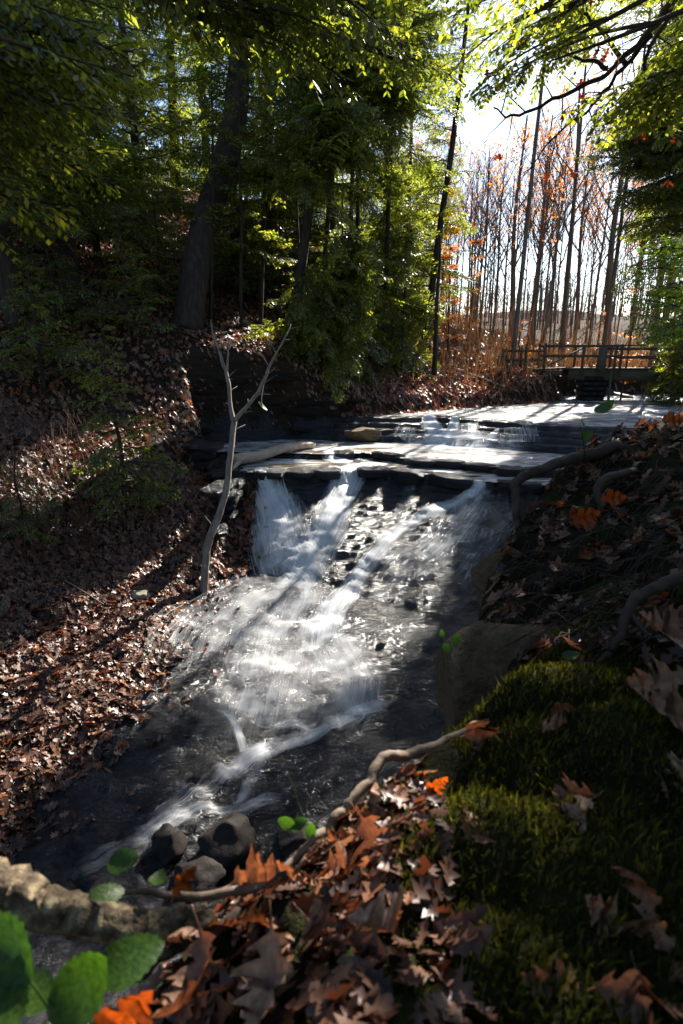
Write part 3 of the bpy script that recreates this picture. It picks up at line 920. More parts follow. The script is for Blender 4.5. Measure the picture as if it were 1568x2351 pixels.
boulder('boulder', P(1075, 1590, 2.85) + Vector((.12, .15, -.05)), (.29, .30, .33), (.1, .2, .3), 3, M['boulder'], 'angular brown boulder jutting from the cut bank above the stream')
boulder('boulder', P(1200, 1520, 2.75) + Vector((.1, .15, -.12)), (.30, .30, .36), (.3, -.3, 1.2), 5, M['boulder'], 'tall tilted brown rock wedged against the right of the jutting boulder')
boulder('boulder', P(1150, 1370, 3.7) + Vector((.1, .1, -.1)), (.24, .35, .36), (.1, .1, .5), 8, M['boulder'], 'brown boulder higher in the bank, below the hanging root')
boulder('stone', hit(322, 1372) + Vector((0, 0, .08)), (.22, .16, .12), (.1, .2, .3), 12, M['pale_stone'], 'pale flat stone lying in the brown leaves left of the dead sapling', 'stone', planes=9)
boulder('stone', hit(835, 1005) + Vector((0, 0, .12)), (.62, .4, .26), (0, .1, .2), 13, M['boulder'], 'rounded brown stone at the left edge of the middle pool', 'stone')
boulder('stone', hit(500, 1952) + Vector((.1, 0, .14)), (.40, .36, .30), (.2, .3, .4), 14, M['wet_stone'], 'dark wet boulder at the stream edge above the mossy branch', 'stone')
boulder('stone', hit(395, 1955) + Vector((0, 0, .1)), (.24, .34, .22), (-.3, .2, .2), 15, M['wet_stone'], 'dark slab tilted on end left of the wet boulder', 'stone', planes=10)
boulder('stone', hit(440, 2020) + Vector((.05, 0, .06)), (.36, .26, .16), (.1, .0, .1), 16, M['wet_stone'], 'flat dark stone in front of the wet boulder', 'stone', planes=10)
boulder('stone', hit(660, 1935) + Vector((.05, 0, .08)), (.26, .22, .14), (.1, .0, .8), 18, M['wet_stone'], 'small grey stone right of the wet boulder', 'stone', planes=10)
boulder('stone', hit(1378, 928) + Vector((0, 0, .05)), (.8, .35, .10), (.0, .05, .1), 19, M['pale_stone'], 'flat pale stone in the shallow water by the bridge abutment', 'stone', planes=10)
boulder('stone', hit(1432, 915) + Vector((0, 0, .12)), (.6, .3, .14), (.0, .3, -.2), 20, M['pale_stone'], 'tilted pale slab on the gravel under the bridge', 'stone', planes=10)
boulder('stone', hit(660, 1030) + Vector((0, 0, .0)), (.3, .2, .12), (.0, .1, .3), 22, M['wet_stone'], 'small dark stone beside the pale log', 'stone', planes=10)

# cliff layers in the left cut bank
rnd = random.Random(5)
SLB = [m_.copy() for m_ in SLABS]
for m_ in SLB: m_.materials[0] = M['soil_cut']
for k in range(22):
    s = rnd.random()
    x = -5.0 + s * 5.6; yb = float(np.interp(x, [-5, -4.2, -1.5, .8], [18.3, 18.8, 20.1, 20.9]))
    z = rnd.uniform(-2.9, -.9 + (-.9 if x > -2 else 0))
    o = mobj('ledge_stone', rnd.choice(SLB), hillside)
    o.location = (x, yb + .12 + rnd.uniform(-.05, .2), z)
    o.scale = (rnd.uniform(.6, 1.5), rnd.uniform(.5, .8), rnd.uniform(.1, .24))
    o.rotation_euler = (rnd.uniform(-.05, .05), rnd.uniform(-.04, .04), .35 + rnd.uniform(-.2, .2))
for k in range(26):
    s = rnd.random()
    y = 12.6 + s * 4.0; x = float(np.interp(y, [12.6, 14.6, 15.2, 16.6], [-2.8, -2.75, -3.5, -4.2])) - .15
    z = rnd.uniform(-4.9, -3.1) if y < 15 else rnd.uniform(-3.0, -2.4)
    o = mobj('ledge_stone', rnd.choice(SLABS), hillside)
    o.location = (x, y, z)
    o.scale = (rnd.uniform(.4, .7), rnd.uniform(.6, 1.3), rnd.uniform(.1, .2))
    o.rotation_euler = (rnd.uniform(-.05, .05), rnd.uniform(-.08, .04), rnd.uniform(-.3, .3))

# ---------------------------------------------------------------- leaves
def oak_outline(n_lobes=4, seed=0, detail=True):
    """half outline of a red-oak leaf: list of (x along, y out)"""
    rnd = random.Random(seed)
    if detail:
        h = [(0, .012), (.07, .03), (.11, .14), (.19, .23), (.20, .13), (.29, .10), (.34, .24), (.40, .31), (.48, .42), (.46, .29), (.57, .32), (.53, .18), (.59, .12),
             (.66, .21), (.77, .28), (.74, .18), (.83, .16), (.84, .08), (.92, .11), (1.0, 0)]
    else:
        h = [(0, .02), (.15, .2), (.27, .09), (.44, .37), (.56, .11), (.73, .26), (.82, .08), (1, 0)]
    k = rnd.uniform(.85, 1.2)
    return [(x + (rnd.uniform(-.015, .015) if 0 < x < 1 else 0), y * k * rnd.uniform(.85, 1.15)) for x, y in h]


def leaf_geo(seed=0, detail=True, curl=.25, cup=.3, kind='oak', twist=.0):
    rnd = random.Random(seed)
    if kind == 'oak':
        hl = oak_outline(4 if detail else 3, seed, detail); hr = oak_outline(4 if detail else 3, seed + 50, detail)
    else:
        n = 17 if detail else 5
        hl = []
        for k in range(n + 1):
            t = k / n
            w = .80 * t ** .55 * (1 - t) ** .85
            hl.append((t + (.012 if k % 2 and k < n else 0), w * (1 + (.07 if k % 2 else -.05))))
        hl[-1] = (1, 0); hr = list(hl)
    m = min(len(hl), len(hr)); hl = hl[:m - 1] + [hl[-1]]; hr = hr[:m - 1] + [hr[-1]]
    V = []
    def bend(x, y):
        # midrib curl plus cupping
        z = abs(y) * cup + (-abs(y) ** 2) * .3 * cup
        a = curl * x * 2
        if abs(curl) > 1e-3:
            rr = 1 / (2 * curl)
            bx = math.sin(a) * rr; bz = (1 - math.cos(a)) * rr
        else:
            bx, bz = x, 0
        nx, nz_ = -math.sin(a), math.cos(a)
        p = Vector((bx + nx * z, y, bz + nz_ * z))
        if twist:
            p = Matrix.Rotation(twist * x, 3, 'X') @ p
        return p
    for i in range(m):
        xm = max((hl[i][0] + hr[i][0]) / 2, xm) if i else 0.0
        V.append(bend(xm, 0))
    for i in range(m): V.append(bend(hl[i][0], hl[i][1] + rnd.uniform(-.006, .006)))
    for i in range(m): V.append(bend(hr[i][0], -hr[i][1] + rnd.uniform(-.006, .006)))
    f = []
    for i in range(m - 1):
        f.append((i, i + 1, m + i + 1, m + i))
        f.append((i + 1, i, 2 * m + i, 2 * m + i + 1))
    V = [v - Vector((.5, 0, 0)) for v in V]
    return V, f


def leaf_mesh(name, mat, seed, detail=True, curl=.3, cup=.3, kind='oak', twist=0, stem=True):
    V, f = leaf_geo(seed, detail, curl, cup, kind, twist)
    mb = MB()
    mb.add(V, f)
    if stem:
        mb.tube([V[0] + Vector((.02, 0, 0)), V[0] + Vector((-.12, .01, .0)), V[0] + Vector((-.22, .03, .02))], [.010, .008, .008], 4)
    return mb.mesh(name, [mat], smooth=True)


# ---- litter as numpy scatter
def rot_mats(rz, rx, ry):
    cz, sz = np.cos(rz), np.sin(rz); cx, sx = np.cos(rx), np.sin(rx); cy, sy = np.cos(ry), np.sin(ry)
    n = len(rz)
    Rz = np.zeros((n, 3, 3)); Rz[:, 0, 0] = cz; Rz[:, 0, 1] = -sz; Rz[:, 1, 0] = sz; Rz[:, 1, 1] = cz; Rz[:, 2, 2] = 1
    Rx = np.zeros((n, 3, 3)); Rx[:, 0, 0] = 1; Rx[:, 1, 1] = cx; Rx[:, 1, 2] = -sx; Rx[:, 2, 1] = sx; Rx[:, 2, 2] = cx
    Ry = np.zeros((n, 3, 3)); Ry[:, 1, 1] = 1; Ry[:, 0, 0] = cy; Ry[:, 0, 2] = sy; Ry[:, 2, 0] = -sy; Ry[:, 2, 2] = cy
    return Rz @ Rx @ Ry


def scatter(name, xs, ys, fn, size, mat, tilt=.5, lift=.02, seed=0, variants=4, kind='oak', parent=None, label=None, zs=None, follow=True, cat=None):
    rng = np.random.default_rng(seed)
    n = len(xs)
    if zs is None:
        zs = fn(xs, ys)
    if follow:
        e = .06
        gx = (fn(xs + e, ys) - fn(xs - e, ys)) / (2 * e); gy = (fn(xs, ys + e) - fn(xs, ys - e)) / (2 * e)
        gx = np.clip(gx, -.9, .9); gy = np.clip(gy, -.9, .9)
    else:
        gx = np.zeros(n); gy = np.zeros(n)
    VV = []; FF = []; off = 0
    which = rng.integers(0, variants, n)
    for k in range(variants):
        sel = which == k
        m = sel.sum()
        if m == 0: continue
        base, f = leaf_geo(k + seed, False, rng.uniform(-.6, .7), rng.uniform(-.3, .7), kind)
        base = np.array([tuple(v) for v in base]); f = np.array(f)
        Rm = rot_mats(rng.uniform(0, 6.28, m), rng.normal(0, tilt, m), rng.normal(0, tilt, m))
        s = rng.uniform(size[0], size[1], m)
        B = np.einsum('nij,kj->nki', Rm, base) * s[:, None, None]
        B[:, :, 2] += B[:, :, 0] * gx[sel][:, None] + B[:, :, 1] * gy[sel][:, None]
        B += np.stack([xs[sel], ys[sel], zs[sel] + lift + rng.uniform(0, lift, m)], 1)[:, None, :]
        VV.append(B.reshape(-1, 3))
        FF.append((f[None] + (np.arange(m) * len(base))[:, None, None]).reshape(-1, 4) + off)
        off += m * len(base)
    me = mk_mesh(name, np.concatenate(VV), np.concatenate(FF), [mat], False)
    o = mobj(name, me, parent)
    o['kind'] = 'stuff'
    if label: o['label'] = label
    if cat: o['category'] = cat
    return o


def frame_px(x, y, z):
    c = y * CP - z * SP
    v = (z * CP + y * SP) / np.maximum(c, .01)
    return 784 + F * x / np.maximum(c, .01), 1175.5 - F * v, c


def sample_area(n, xr, yr, cond, rng):
    xs = rng.uniform(xr[0], xr[1], n); ys = rng.uniform(yr[0], yr[1], n)
    k = cond(xs, ys)
    return xs[k], ys[k]


rng = np.random.default_rng(3)
sd = lambda x, y: poly_sd(x, y, STREAM)
# left bank, dense, near
xs, ys = sample_area(30000, (-11, -1.5), (4, 15), lambda x, y: (sd(x, y) + fbm(x * 1.3, y * 1.3, 99) * .7 > .05), rng)
scatter('leaf_litter', xs, ys, terr, (.13, .22), M['litter_wet'], tilt=.35, seed=1, lift=.02, label='deep layer of wet brown oak leaves covering the left bank', cat='leaf litter')
# sparse on the lower rock near the left
xs, ys = sample_area(2600, (-5.5, .5), (4.2, 12), lambda x, y: (sd(x, y) < 0) & (sd(x, y) > -2.2) & (rng.random(len(x)) < np.exp(sd(x, y) * 2.2) * 1.0), rng)
scatter('scattered_leaves', xs, ys, terr, (.12, .2), M['litter_wet'], tilt=.12, seed=2, lift=.02, label='wet brown leaves stuck to the shale at the edge of the left bank', cat='leaf litter')
# hill back left
xs, ys = sample_area(30000, (-14, 10), (14, 31), lambda x, y: (sd(x, y) > .1), rng)
scatter('leaf_litter', xs, ys, terr, (.13, .21), M['litter'], tilt=.45, seed=3, lift=.03, label='pale brown leaves over the hillside behind the pools', cat='leaf litter')
xs, ys = sample_area(9000, (-1, 12), (20.5, 29), lambda x, y: (sd(x, y) > -.2), rng)
scatter('leaf_litter', xs, ys, terr, (.16, .26), M['litter'], tilt=.6, seed=5, lift=.03, label='sunlit brown leaves on the low bank between the hemlocks and the bridge', cat='leaf litter')
xs, ys = sample_area(14000, (-10, 45), (30, 62), lambda x, y: (sd(x, y) > .1) & (np.abs(x) < y * .9), rng)
scatter('leaf_litter', xs, ys, terr, (.25, .5), M['litter'], tilt=.5, seed=6, lift=.03, label='sunlit forest floor of fallen leaves beyond the footbridge', cat='leaf litter')
xs, ys = sample_area(900, (-4, 10), (12, 24), lambda x, y: (sd(x, y) < 0) & ((sd(x, y) > -.8)), rng)
scatter('scattered_leaves', xs, ys, terr, (.12, .2), M['litter_wet'], tilt=.15, seed=7, lift=.05, label='single leaves caught on the ledges and pool edges', cat='leaf litter')
# wet wall left of main falls
xs, ys = sample_area(900, (-3.4, -2.0), (12.3, 15), lambda x, y: x < -2.2 + 0 * y, rng)
scatter('scattered_leaves', xs, ys, terr, (.12, .2), M['litter_wet'], tilt=.4, seed=8, lift=.03, label='wet orange brown leaves on the dark rock left of the waterfall', cat='leaf litter')
xs, ys = sample_area(500, (1.2, 5), (6, 12), lambda x, y: rng.random(len(x)) < sstep(0.4, 4, x - (y - 6) * .25) , rng)
scatter('scattered_leaves', xs, ys, terr, (.09, .16), M['litter_wet'], tilt=.15, seed=9, lift=.02, label='small reddish leaves on the rock below the right boulders', cat='leaf litter')

# leaves one by one: parts of the hillside on the left bank
LV = [leaf_mesh('leaf', M['litter_wet'], 100 + k, True, random.uniform(-.5, .7), random.uniform(-.2, .7), stem=False) for k in range(7)]
rnd = random.Random(77)
cnt = 0
while cnt < 285:
    px = rnd.uniform(0, 520); py = 1380 + 560 * rnd.random() ** 1.3
    if px > 480 - (py - 1360) * .62 + 40 * math.sin(py * .03): continue
    p = hit(px, py)
    o = mobj('leaf', LV[cnt % 7], hillside)
    o.location = p + Vector((0, 0, .045))
    o.rotation_euler = (rnd.gauss(0, .3), rnd.gauss(0, .3), rnd.uniform(0, 6.28))
    s = rnd.uniform(.17, .25); o.scale = (s, s, s)
    cnt += 1

# ---------------------------------------------------------------- hemlock boughs
def bough_mesh(L, seed, wid=.34, step=.085, tl=.10, tw=.020, droop=.16, dense=1.0, mats=None):
    rnd = random.Random(seed)
    mb = MB()
    ax = []
    k = 14
    wx, wy = rnd.uniform(0, 6), rnd.uniform(0, 6)
    def axis(s):
        t = s / L
        return Vector((s * (1 - .12 * t * droop * 4), math.sin(s * 1.4 + wx) * .05 * L * t, .05 * s - droop * s * t + math.sin(s * 2 + wy) * .02))
    pts = [axis(L * i / k) for i in range(k + 1)]
    mb.tube(pts, lerp_list([.012 + .007 * L, .003], k + 1), 5, m=1, cap=False)
    quads = []
    s = L * .10
    side = 1
    while s < L:
        t = s / L
        prof = min(1, t / .3) ** .8 * (1 - t) ** .65 + .06
        l = wid * L * prof * rnd.uniform(.65, 1.15)
        ang = (62 - 25 * t) * rnd.uniform(.8, 1.15)
        side = -side
        b = axis(s)
        d = (axis(min(L, s + .05)) - axis(s - .05)).normalized()
        up = Vector((0, 0, 1))
        lat = up.cross(d).normalized() * side
        dir_ = (d * math.cos(R(ang)) + lat * math.sin(R(ang)) + Vector((0, 0, rnd.uniform(-.5, .18)))).normalized()
        dr = rnd.uniform(.12, .40)
        n = max(2, int(l / (tl * .42) * dense))
        prev = b
        for i in range(1, n + 1):
            r = l * i / n
            p = b + dir_ * r + Vector((0, 0, -dr * r * r / max(l, .2)))
            nd = (p - prev).normalized()
            sl = nd.cross(up).normalized()
            for sg in (1, -1):
                if rnd.random() < .10: continue
                tdir = (nd * rnd.uniform(.55, 1.0) + sl * sg * rnd.uniform(.6, 1) + Vector((0, 0, rnd.uniform(-.65, .2)))).normalized()
                ll = tl * rnd.uniform(.6, 1.25) * (1.25 - .6 * i / n)
                wv = tdir.cross(up)
                if wv.length < .1: wv = sl
                wv = (wv.normalized() + Vector((0, 0, rnd.uniform(-.5, .5)))).normalized() * tw * rnd.uniform(.8, 1.3)
                quads.append((p, p + tdir * ll * .45 + wv, p + tdir * ll, p + tdir * ll * .55 - wv))
            prev = p
        # tip twig
        mb.tube([b, b + dir_ * l * .5 + Vector((0, 0, -dr * .25 * l)), prev], [.006, .004, .002], 3, m=1, cap=False)
        s += step * rnd.uniform(.6, 1.4)
    base = len(mb.v)
    for q in quads:
        mb.v.extend([tuple(v) for v in q])
    mb.f.extend([(base + 4 * i, base + 4 * i + 1, base + 4 * i + 2, base + 4 * i + 3) for i in range(len(quads))])
    mb.m.extend([0] * len(quads))
    return mb.mesh('bough', mats or [M['needles'], M['twig']])


BOUGH = {}
for L in (1.2, 2.0, 3.0, 4.2):
    BOUGH[L] = [bough_mesh(L, int(L * 10) + s, droop=.12 + .08 * s, tl=.14, tw=.026, step=.075, wid=.36 if L < 3 else .29) for s in range(3)]
BOUGH_FINE = [bough_mesh(2.4, 200 + s, droop=.1 + .1 * s, tl=.07, tw=.012, step=.055, wid=.3, dense=1.0) for s in range(2)]
BOUGH_YG = [bough_mesh(1.6, 300 + s, droop=.15, mats=[M['yellow_green'], M['twig']]) for s in range(2)]


# places the sun reaches: no bough grows across these lines of light
GAPS = [((4.2, 23.8, -1.6), 2.2), ((6, 24.6, -1.8), 2.8), ((7.5, 25.3, -2), 3.2), ((-1.5, 13.4, -4), 2.0), ((-.3, 13.2, -4), 1.8), ((-1.2, 10.8, -5.1), 1.6), ((.1, 9.2, -5.3), .9), ((-2.6, 9.4, -5.3), .9), ((-3, 11.2, -2.5), 1.3),
        ((3, 17.3, -3), 2.6), ((0, 17.5, -3), 1.6), ((6, 21.5, -2.3), 3.0), ((3, 20, -2.6), 2.6), ((-4.0, 11, -4.9), .8), ((-4.8, 7.8, -5.3), .9), ((-.12, 1.42, -1.2), .6), ((.28, 1.66, -1.15), .25), ((-.75, 1.0, -1.1), .6),
        ((-3.5, 20.6, .3), 1.3), ((-3.4, 19.6, 2.5), 1.2), ((-5.8, 14, -2.9), .8)]
GAPS = [(np.array(p), r) for p, r in GAPS]
SD_ = np.array(SUNDIR)


def in_gap(p, e, k=.45):
    ext = .2 * (Vector(e) - Vector(p)).length
    for f in (0, .5, 1):
        q = np.array(p) * (1 - f) + np.array(e) * f
        for g, r in GAPS:
            w = q - g
            h = w @ SD_
            if h > 1.2 and np.linalg.norm(w - h * SD_) < r * k + ext:
                return True
    return False


def put_bough(parent, loc, az, pitch, L, rnd, pool=None, name='bough'):
    w0 = Vector(parent.location) + Vector(loc)
    if in_gap(w0, w0 + Vector((math.cos(az) * math.cos(pitch), math.sin(az) * math.cos(pitch), math.sin(pitch))) * L * .95):
        return None
    if pool is None:
        key = min(BOUGH, key=lambda k: abs(k - L))
        me = rnd.choice(BOUGH[key]); s = L / key
    else:
        me = rnd.choice(pool); s = L / (2.4 if pool is BOUGH_FINE else 1.6)
    o = mobj(name, me, parent)
    o.location = loc
    o.rotation_euler = (rnd.uniform(-.85, .85), -pitch, az)
    o.scale = (s, s * rnd.choice((1, -1)) if False else s, s)
    return o


def hemlock(base, path, radii, label, z0, z1, nb, Lmax, Lmin=.6, group=None, seed=0, az_pref=None, sides=12, bark='bark', flute=.06, pit=(-.05, .3), profile=1.0, name='hemlock_tree', cat='tree', pool=None, lscale=None, wobble=.06):
    """base: world Vector; path: list of offsets from the base; boughs between heights z0..z1"""
    rnd = random.Random(seed)
    T = empty(name, base, label, cat, group)
    pts = wob(catmull(path, 6), wobble, 5, seed)
    pts[0] = Vector(path[0])
    mb = MB()
    mb.tube(pts, lerp_list(radii, len(pts)), sides, flute=flute, seed=seed)
    mb.obj('trunk', M[bark], T, smooth=True)
    zs = [p.z for p in pts]
    for k in range(nb):
        t = (k + rnd.random()) / nb
        z = z0 + (z1 - z0) * t
        x = float(np.interp(z, zs, [p.x for p in pts])); y = float(np.interp(z, zs, [p.y for p in pts]))
        if az_pref and rnd.random() < az_pref[2]:
            az = rnd.uniform(az_pref[0], az_pref[1])
        else:
            az = k * 2.4 + rnd.uniform(-.5, .5)
        L = (Lmin + (Lmax - Lmin) * (1 - t) ** profile) * rnd.uniform(.7, 1.1)
        if lscale: L = lscale(t) * rnd.uniform(.75, 1.1)
        put_bough(T, (x, y, z), az, rnd.uniform(*pit), L, rnd, pool)
    return T


def gbase(px, t):
    a = ray(px, 800)
    x = a[0] * t; y = a[1] * t
    return Vector((x, y, tz(x, y) - .1))


# the big leaning trunk
b0 = P(430, 762, 19.5)
b0.z = tz(b0.x, b0.y) - .3
pth = [Vector((0, 0, 0))] + [P(a, b, t) - b0 for a, b, t in [(440, 690, 19.6), (452, 600, 19.7), (480, 480, 19.8), (520, 360, 19.9), (540, 250, 20.0), (549, 140, 20.2), (548, 20, 20.3), (552, -150, 20.6), (556, -400, 21)]]
hemlock(b0, pth, [.56, .49, .48, .46, .44, .41, .38, .35, .31, .2], 'large dark tree trunk leaning right above the rocky cut bank', 8.0, 15.5, 40, 4.2, 2.2, seed=1, sides=18, flute=.07, wobble=.03)

# mid hemlocks on the point of the hillside: dense, hanging over the pools
def HX(px, t, H, r, lab, nb, Lmax, z0, seed, lean=0, **kw):
    b = gbase(px, t)
    path = [(0, 0, 0), (lean * .25, 0, H * .25), (lean * .55, 0, H * .5), (lean * .8, 0, H * .75), (lean, 0, H)]
    return hemlock(b, [Vector(p) for p in path], [r * 1.25, r, r * .85, r * .6, r * .2], lab, z0, H * .97, nb, Lmax, seed=seed, **kw)


HX(668, 20.6, 13, .17, 'dark leaning hemlock right of the big trunk, on the edge of the bank', 120, 3.4, .8, 11, lean=1.8, profile=.3, az_pref=(-2.4, 0, .3), pit=(-.45, .35))
HX(735, 21.5, 13, .09, 'hemlock with low boughs hanging over the middle pool', 210, 3.8, .5, 12, lean=.8, pit=(-.5, .3), az_pref=(-2.2, .2, .4), profile=.3)
HX(800, 22.5, 14, .09, 'bushy hemlock behind the one hanging over the pool', 210, 4.2, .6, 13, lean=.2, pit=(-.5, .35), az_pref=(-1.8, .4, .4), profile=.3)
HX(880, 24.0, 14, .10, 'hemlock with drooping sunlit boughs above the leafy low bank', 210, 4.2, .6, 14, lean=.2, pit=(-.5, .35), az_pref=(-1.6, .5, .5), profile=.3)
HX(975, 27.5, 17, .15, 'stout leaning trunk of a hemlock at the right edge of the evergreens', 150, 3.8, 1.2, 15, lean=1.5)
HX(1180, 27.0, 18, .10, 'slim trunked hemlock with a high wide crown added above the far end of the pools for shade', 120, 4.4, 6.8, 23, lean=.4, bark='bark_far', profile=.35, pit=(-.4, .3))  # added as a shadow caster for the right rock face
for k, (px, t, H, lab) in enumerate([(820, 27.5, 17, 'tall hemlock filling the gap behind the pool side ones'), (705, 30, 18, 'tall hemlock rising behind the dark leaning trunk'), (930, 33, 18, 'tall hemlock at the right rear of the evergreens'), (770, 36, 19, 'farthest tall hemlock in the middle of the evergreens'), (1000, 24.5, 6, 'low wide hemlock drooping over the leafy bank')]):
    HX(px, t, H, .10, lab, 160 if H > 8 else 90, 4.2 if H > 8 else 3.0, 1.0, 170 + k, profile=.4, pit=(-.45, .3))
HX(785, 22.2, 6.5, .07, 'low hemlock hanging its boughs down the cut bank over the middle pool', 130, 3.3, .1, 180, Lmin=.8, pit=(-.75, -.05), az_pref=(-2.7, -.3, .7), profile=.5)
HX(925, 24.2, 6.0, .07, 'low sunlit hemlock spreading right over the leafy bank', 120, 3.3, .2, 181, Lmin=.8, pit=(-.6, .1), az_pref=(-1.8, .4, .7), profile=.5)
HX(690, 20.9, 6.5, .06, 'low hemlock at the root of the dark leaning trunk', 90, 2.6, .2, 182, Lmin=.6, pit=(-.7, .1), az_pref=(-2.4, -.2, .6), profile=.5)
HX(600, 21.8, 9, .07, 'slender crooked sapling left of the dark leaning hemlock', 34, 1.6, 2.4, 16, lean=.6, Lmin=.5, sides=7)
HX(558, 21.0, 9, .06, 'slender straight sapling just right of the big trunk', 30, 1.6, 2.6, 17, lean=.3, Lmin=.5, sides=7)
HX(490, 20.6, 8, .06, 'slim sapling leaning against the sky side of the big trunk', 26, 1.6, 2.8, 18, lean=.5, Lmin=.5, sides=7)
HX(545, 24.5, 13, .15, 'hemlock standing behind the big trunk', 120, 3.4, .8, 19, lean=.4)
HX(640, 26, 15, .16, 'tall hemlock behind the slender saplings', 120, 3.4, 1.5, 20, lean=-.3)
HX(760, 28, 17, .2, 'tall hemlock far behind the middle of the evergreens', 120, 3.8, 2, 21)
HX(880, 31, 17, .2, 'tall hemlock against the sky behind the leafy bank', 110, 3.8, 1.5, 22)
# left hillside
LEFTS = [(178, 19.5, 16, .27, 'grey barked hemlock left of the big leaning trunk', 3.6), (45, 17.5, 15, .24, 'hemlock trunk at the left edge of the hillside', 3.6), (355, 25, 15, .17, 'thin dark hemlock between the grey barked trunk and the leaning one', 3),
         (120, 24, 16, .2, 'hemlock deep in the gloom on the upper left slope', 3), (280, 29, 17, .2, 'hemlock on the crest behind the sapling', 2.4), (250, 21.5, 12, .12, 'young hemlock between the grey barked trunk and the thin dark one', 2.5), (-60, 22, 16, .22, 'hemlock cut by the left frame edge', 2.6),
         (60, 30, 18, .22, 'farthest hemlock at the top left of the slope', 2), (430, 31, 18, .22, 'hemlock showing behind the lean of the big trunk', 2), (500, 36, 18, .22, 'tall hemlock far back behind the leaning trunk', 2), (180, 36, 18, .24, 'hemlock far back on the left crest', 2), (620, 38, 17, .22, 'hemlock far back behind the saplings', 2)]
for k, (px, t, H, r, lab, z0) in enumerate(LEFTS):
    HX(px, t, H, r, lab, 105, 3.8, z0 * .7, 40 + k, lean=random.uniform(-.6, .6))
# low hemlock understory in the gloom
for k, (px, t, H, lab) in enumerate([(560, 24, 5, 'low hemlock filling the dark behind the slender saplings'), (650, 25, 5.5, 'low hemlock between the slender saplings and the dark leaning trunk'), (20, 20, 5, 'low hemlock on the far left slope'), (140, 18, 3.6, 'small hemlock in front of the grey barked trunk'), (900, 26.5, 5, 'low hemlock on the brow of the leafy bank'), (800, 25, 5, 'low hemlock under the bushy ones above the cut bank'), (300, 18.5, 4.0, 'low bushy hemlock in the shade left of the big trunk'), (90, 15.5, 3.4, 'low hemlock sapling in the dark at the left edge'), (380, 21, 4.5, 'small hemlock tucked behind the big trunk'), (200, 23, 5, 'shrubby hemlock higher on the dark slope')]):
    HX(px, t, H, .04, lab, 34, 1.9, .5, 60 + k, Lmin=.4, sides=6, name='hemlock_sapling', cat='sapling')

# small hemlock sapling over the left bank
sb = hit(280, 1150)
hemlock(sb + Vector((0, 0, -.1)), [Vector((0, 0, 0)), Vector((.1, 0, 1.6)), Vector((-.05, 0, 3.0)), Vector((.05, 0, 4.3))], [.05, .04, .03, .008], 'young feathery hemlock growing from the left bank in front of the cut bank', .35, 4.2, 46, 1.9, .35, seed=31, sides=7, name='hemlock_sapling', cat='sapling', pit=(-.2, .2))
sb = hit(60, 1230)
hemlock(sb + Vector((0, 0, -.1)), [Vector((0, 0, 0)), Vector((.0, 0, .8)), Vector((-.05, 0, 1.4)), Vector((.05, 0, 1.9))], [.03, .025, .02, .006], 'low scrubby evergreen at the left frame edge above the leaf bank', .2, 1.8, 22, 1.2, .3, seed=32, sides=6, name='hemlock_sapling', cat='sapling', pit=(-.3, .1))

# right side hemlocks by the bridge; the high crowns were added to shade the stream
HX(1384, 31, 19, .10, 'tall hemlock with a high crown added for shade behind the middle of the footbridge', 95, 4.4, 9.0, 68, lean=.3, bark='bark_far', profile=.5)
HX(1500, 30, 19, .10, 'tall hemlock with a high crown added for shade behind the right end of the footbridge', 95, 4.4, 8.5, 69, lean=-.3, bark='bark_far', profile=.5)
HX(1290, 34, 20, .10, 'tallest hemlock crown added for shade high over the left end of the footbridge', 80, 4.4, 11.0, 67, lean=-.3, bark='bark_far', profile=.5)
HX(1650, 26.5, 18, .17, 'tall dark trunked hemlock on the right bank whose high boughs spread over the creek', 170, 5.6, 7.0, 70, lean=-2.2, az_pref=(2.0, 4.2, .7), profile=.4, pit=(-.35, .25))
HX(1605, 24.8, 7.4, .12, 'bushy hemlock at the right edge in front of the footbridge', 120, 2.7, .4, 71, Lmin=.5, pit=(-.3, .15), az_pref=(2.2, 4.2, .5))
HX(1640, 15, 7.5, .12, 'sunlit hemlock bough tree leaning in from the right frame edge', 50, 2.4, 3.2, 72, Lmin=.6, az_pref=(2.4, 3.9, .8))
T = empty('beech_sapling', gbase(1620, 11.5), 'yellow green sunlit sapling at the right frame edge above the hemlock', 'sapling')
mb = MB(); mb.tube([(0, 0, 0), (-.1, 0, 3), (-.2, 0, 6.2)], [.06, .05, .02], 7); mb.obj('trunk', M['twig'], T)
rnd = random.Random(8)
for k in range(14):
    put_bough(T, (-.14, 0, 3.7 + 2.0 * rnd.random()), rnd.uniform(2.6, 3.8), rnd.uniform(-.1, .4), rnd.uniform(1.2, 2.0), rnd, BOUGH_YG)

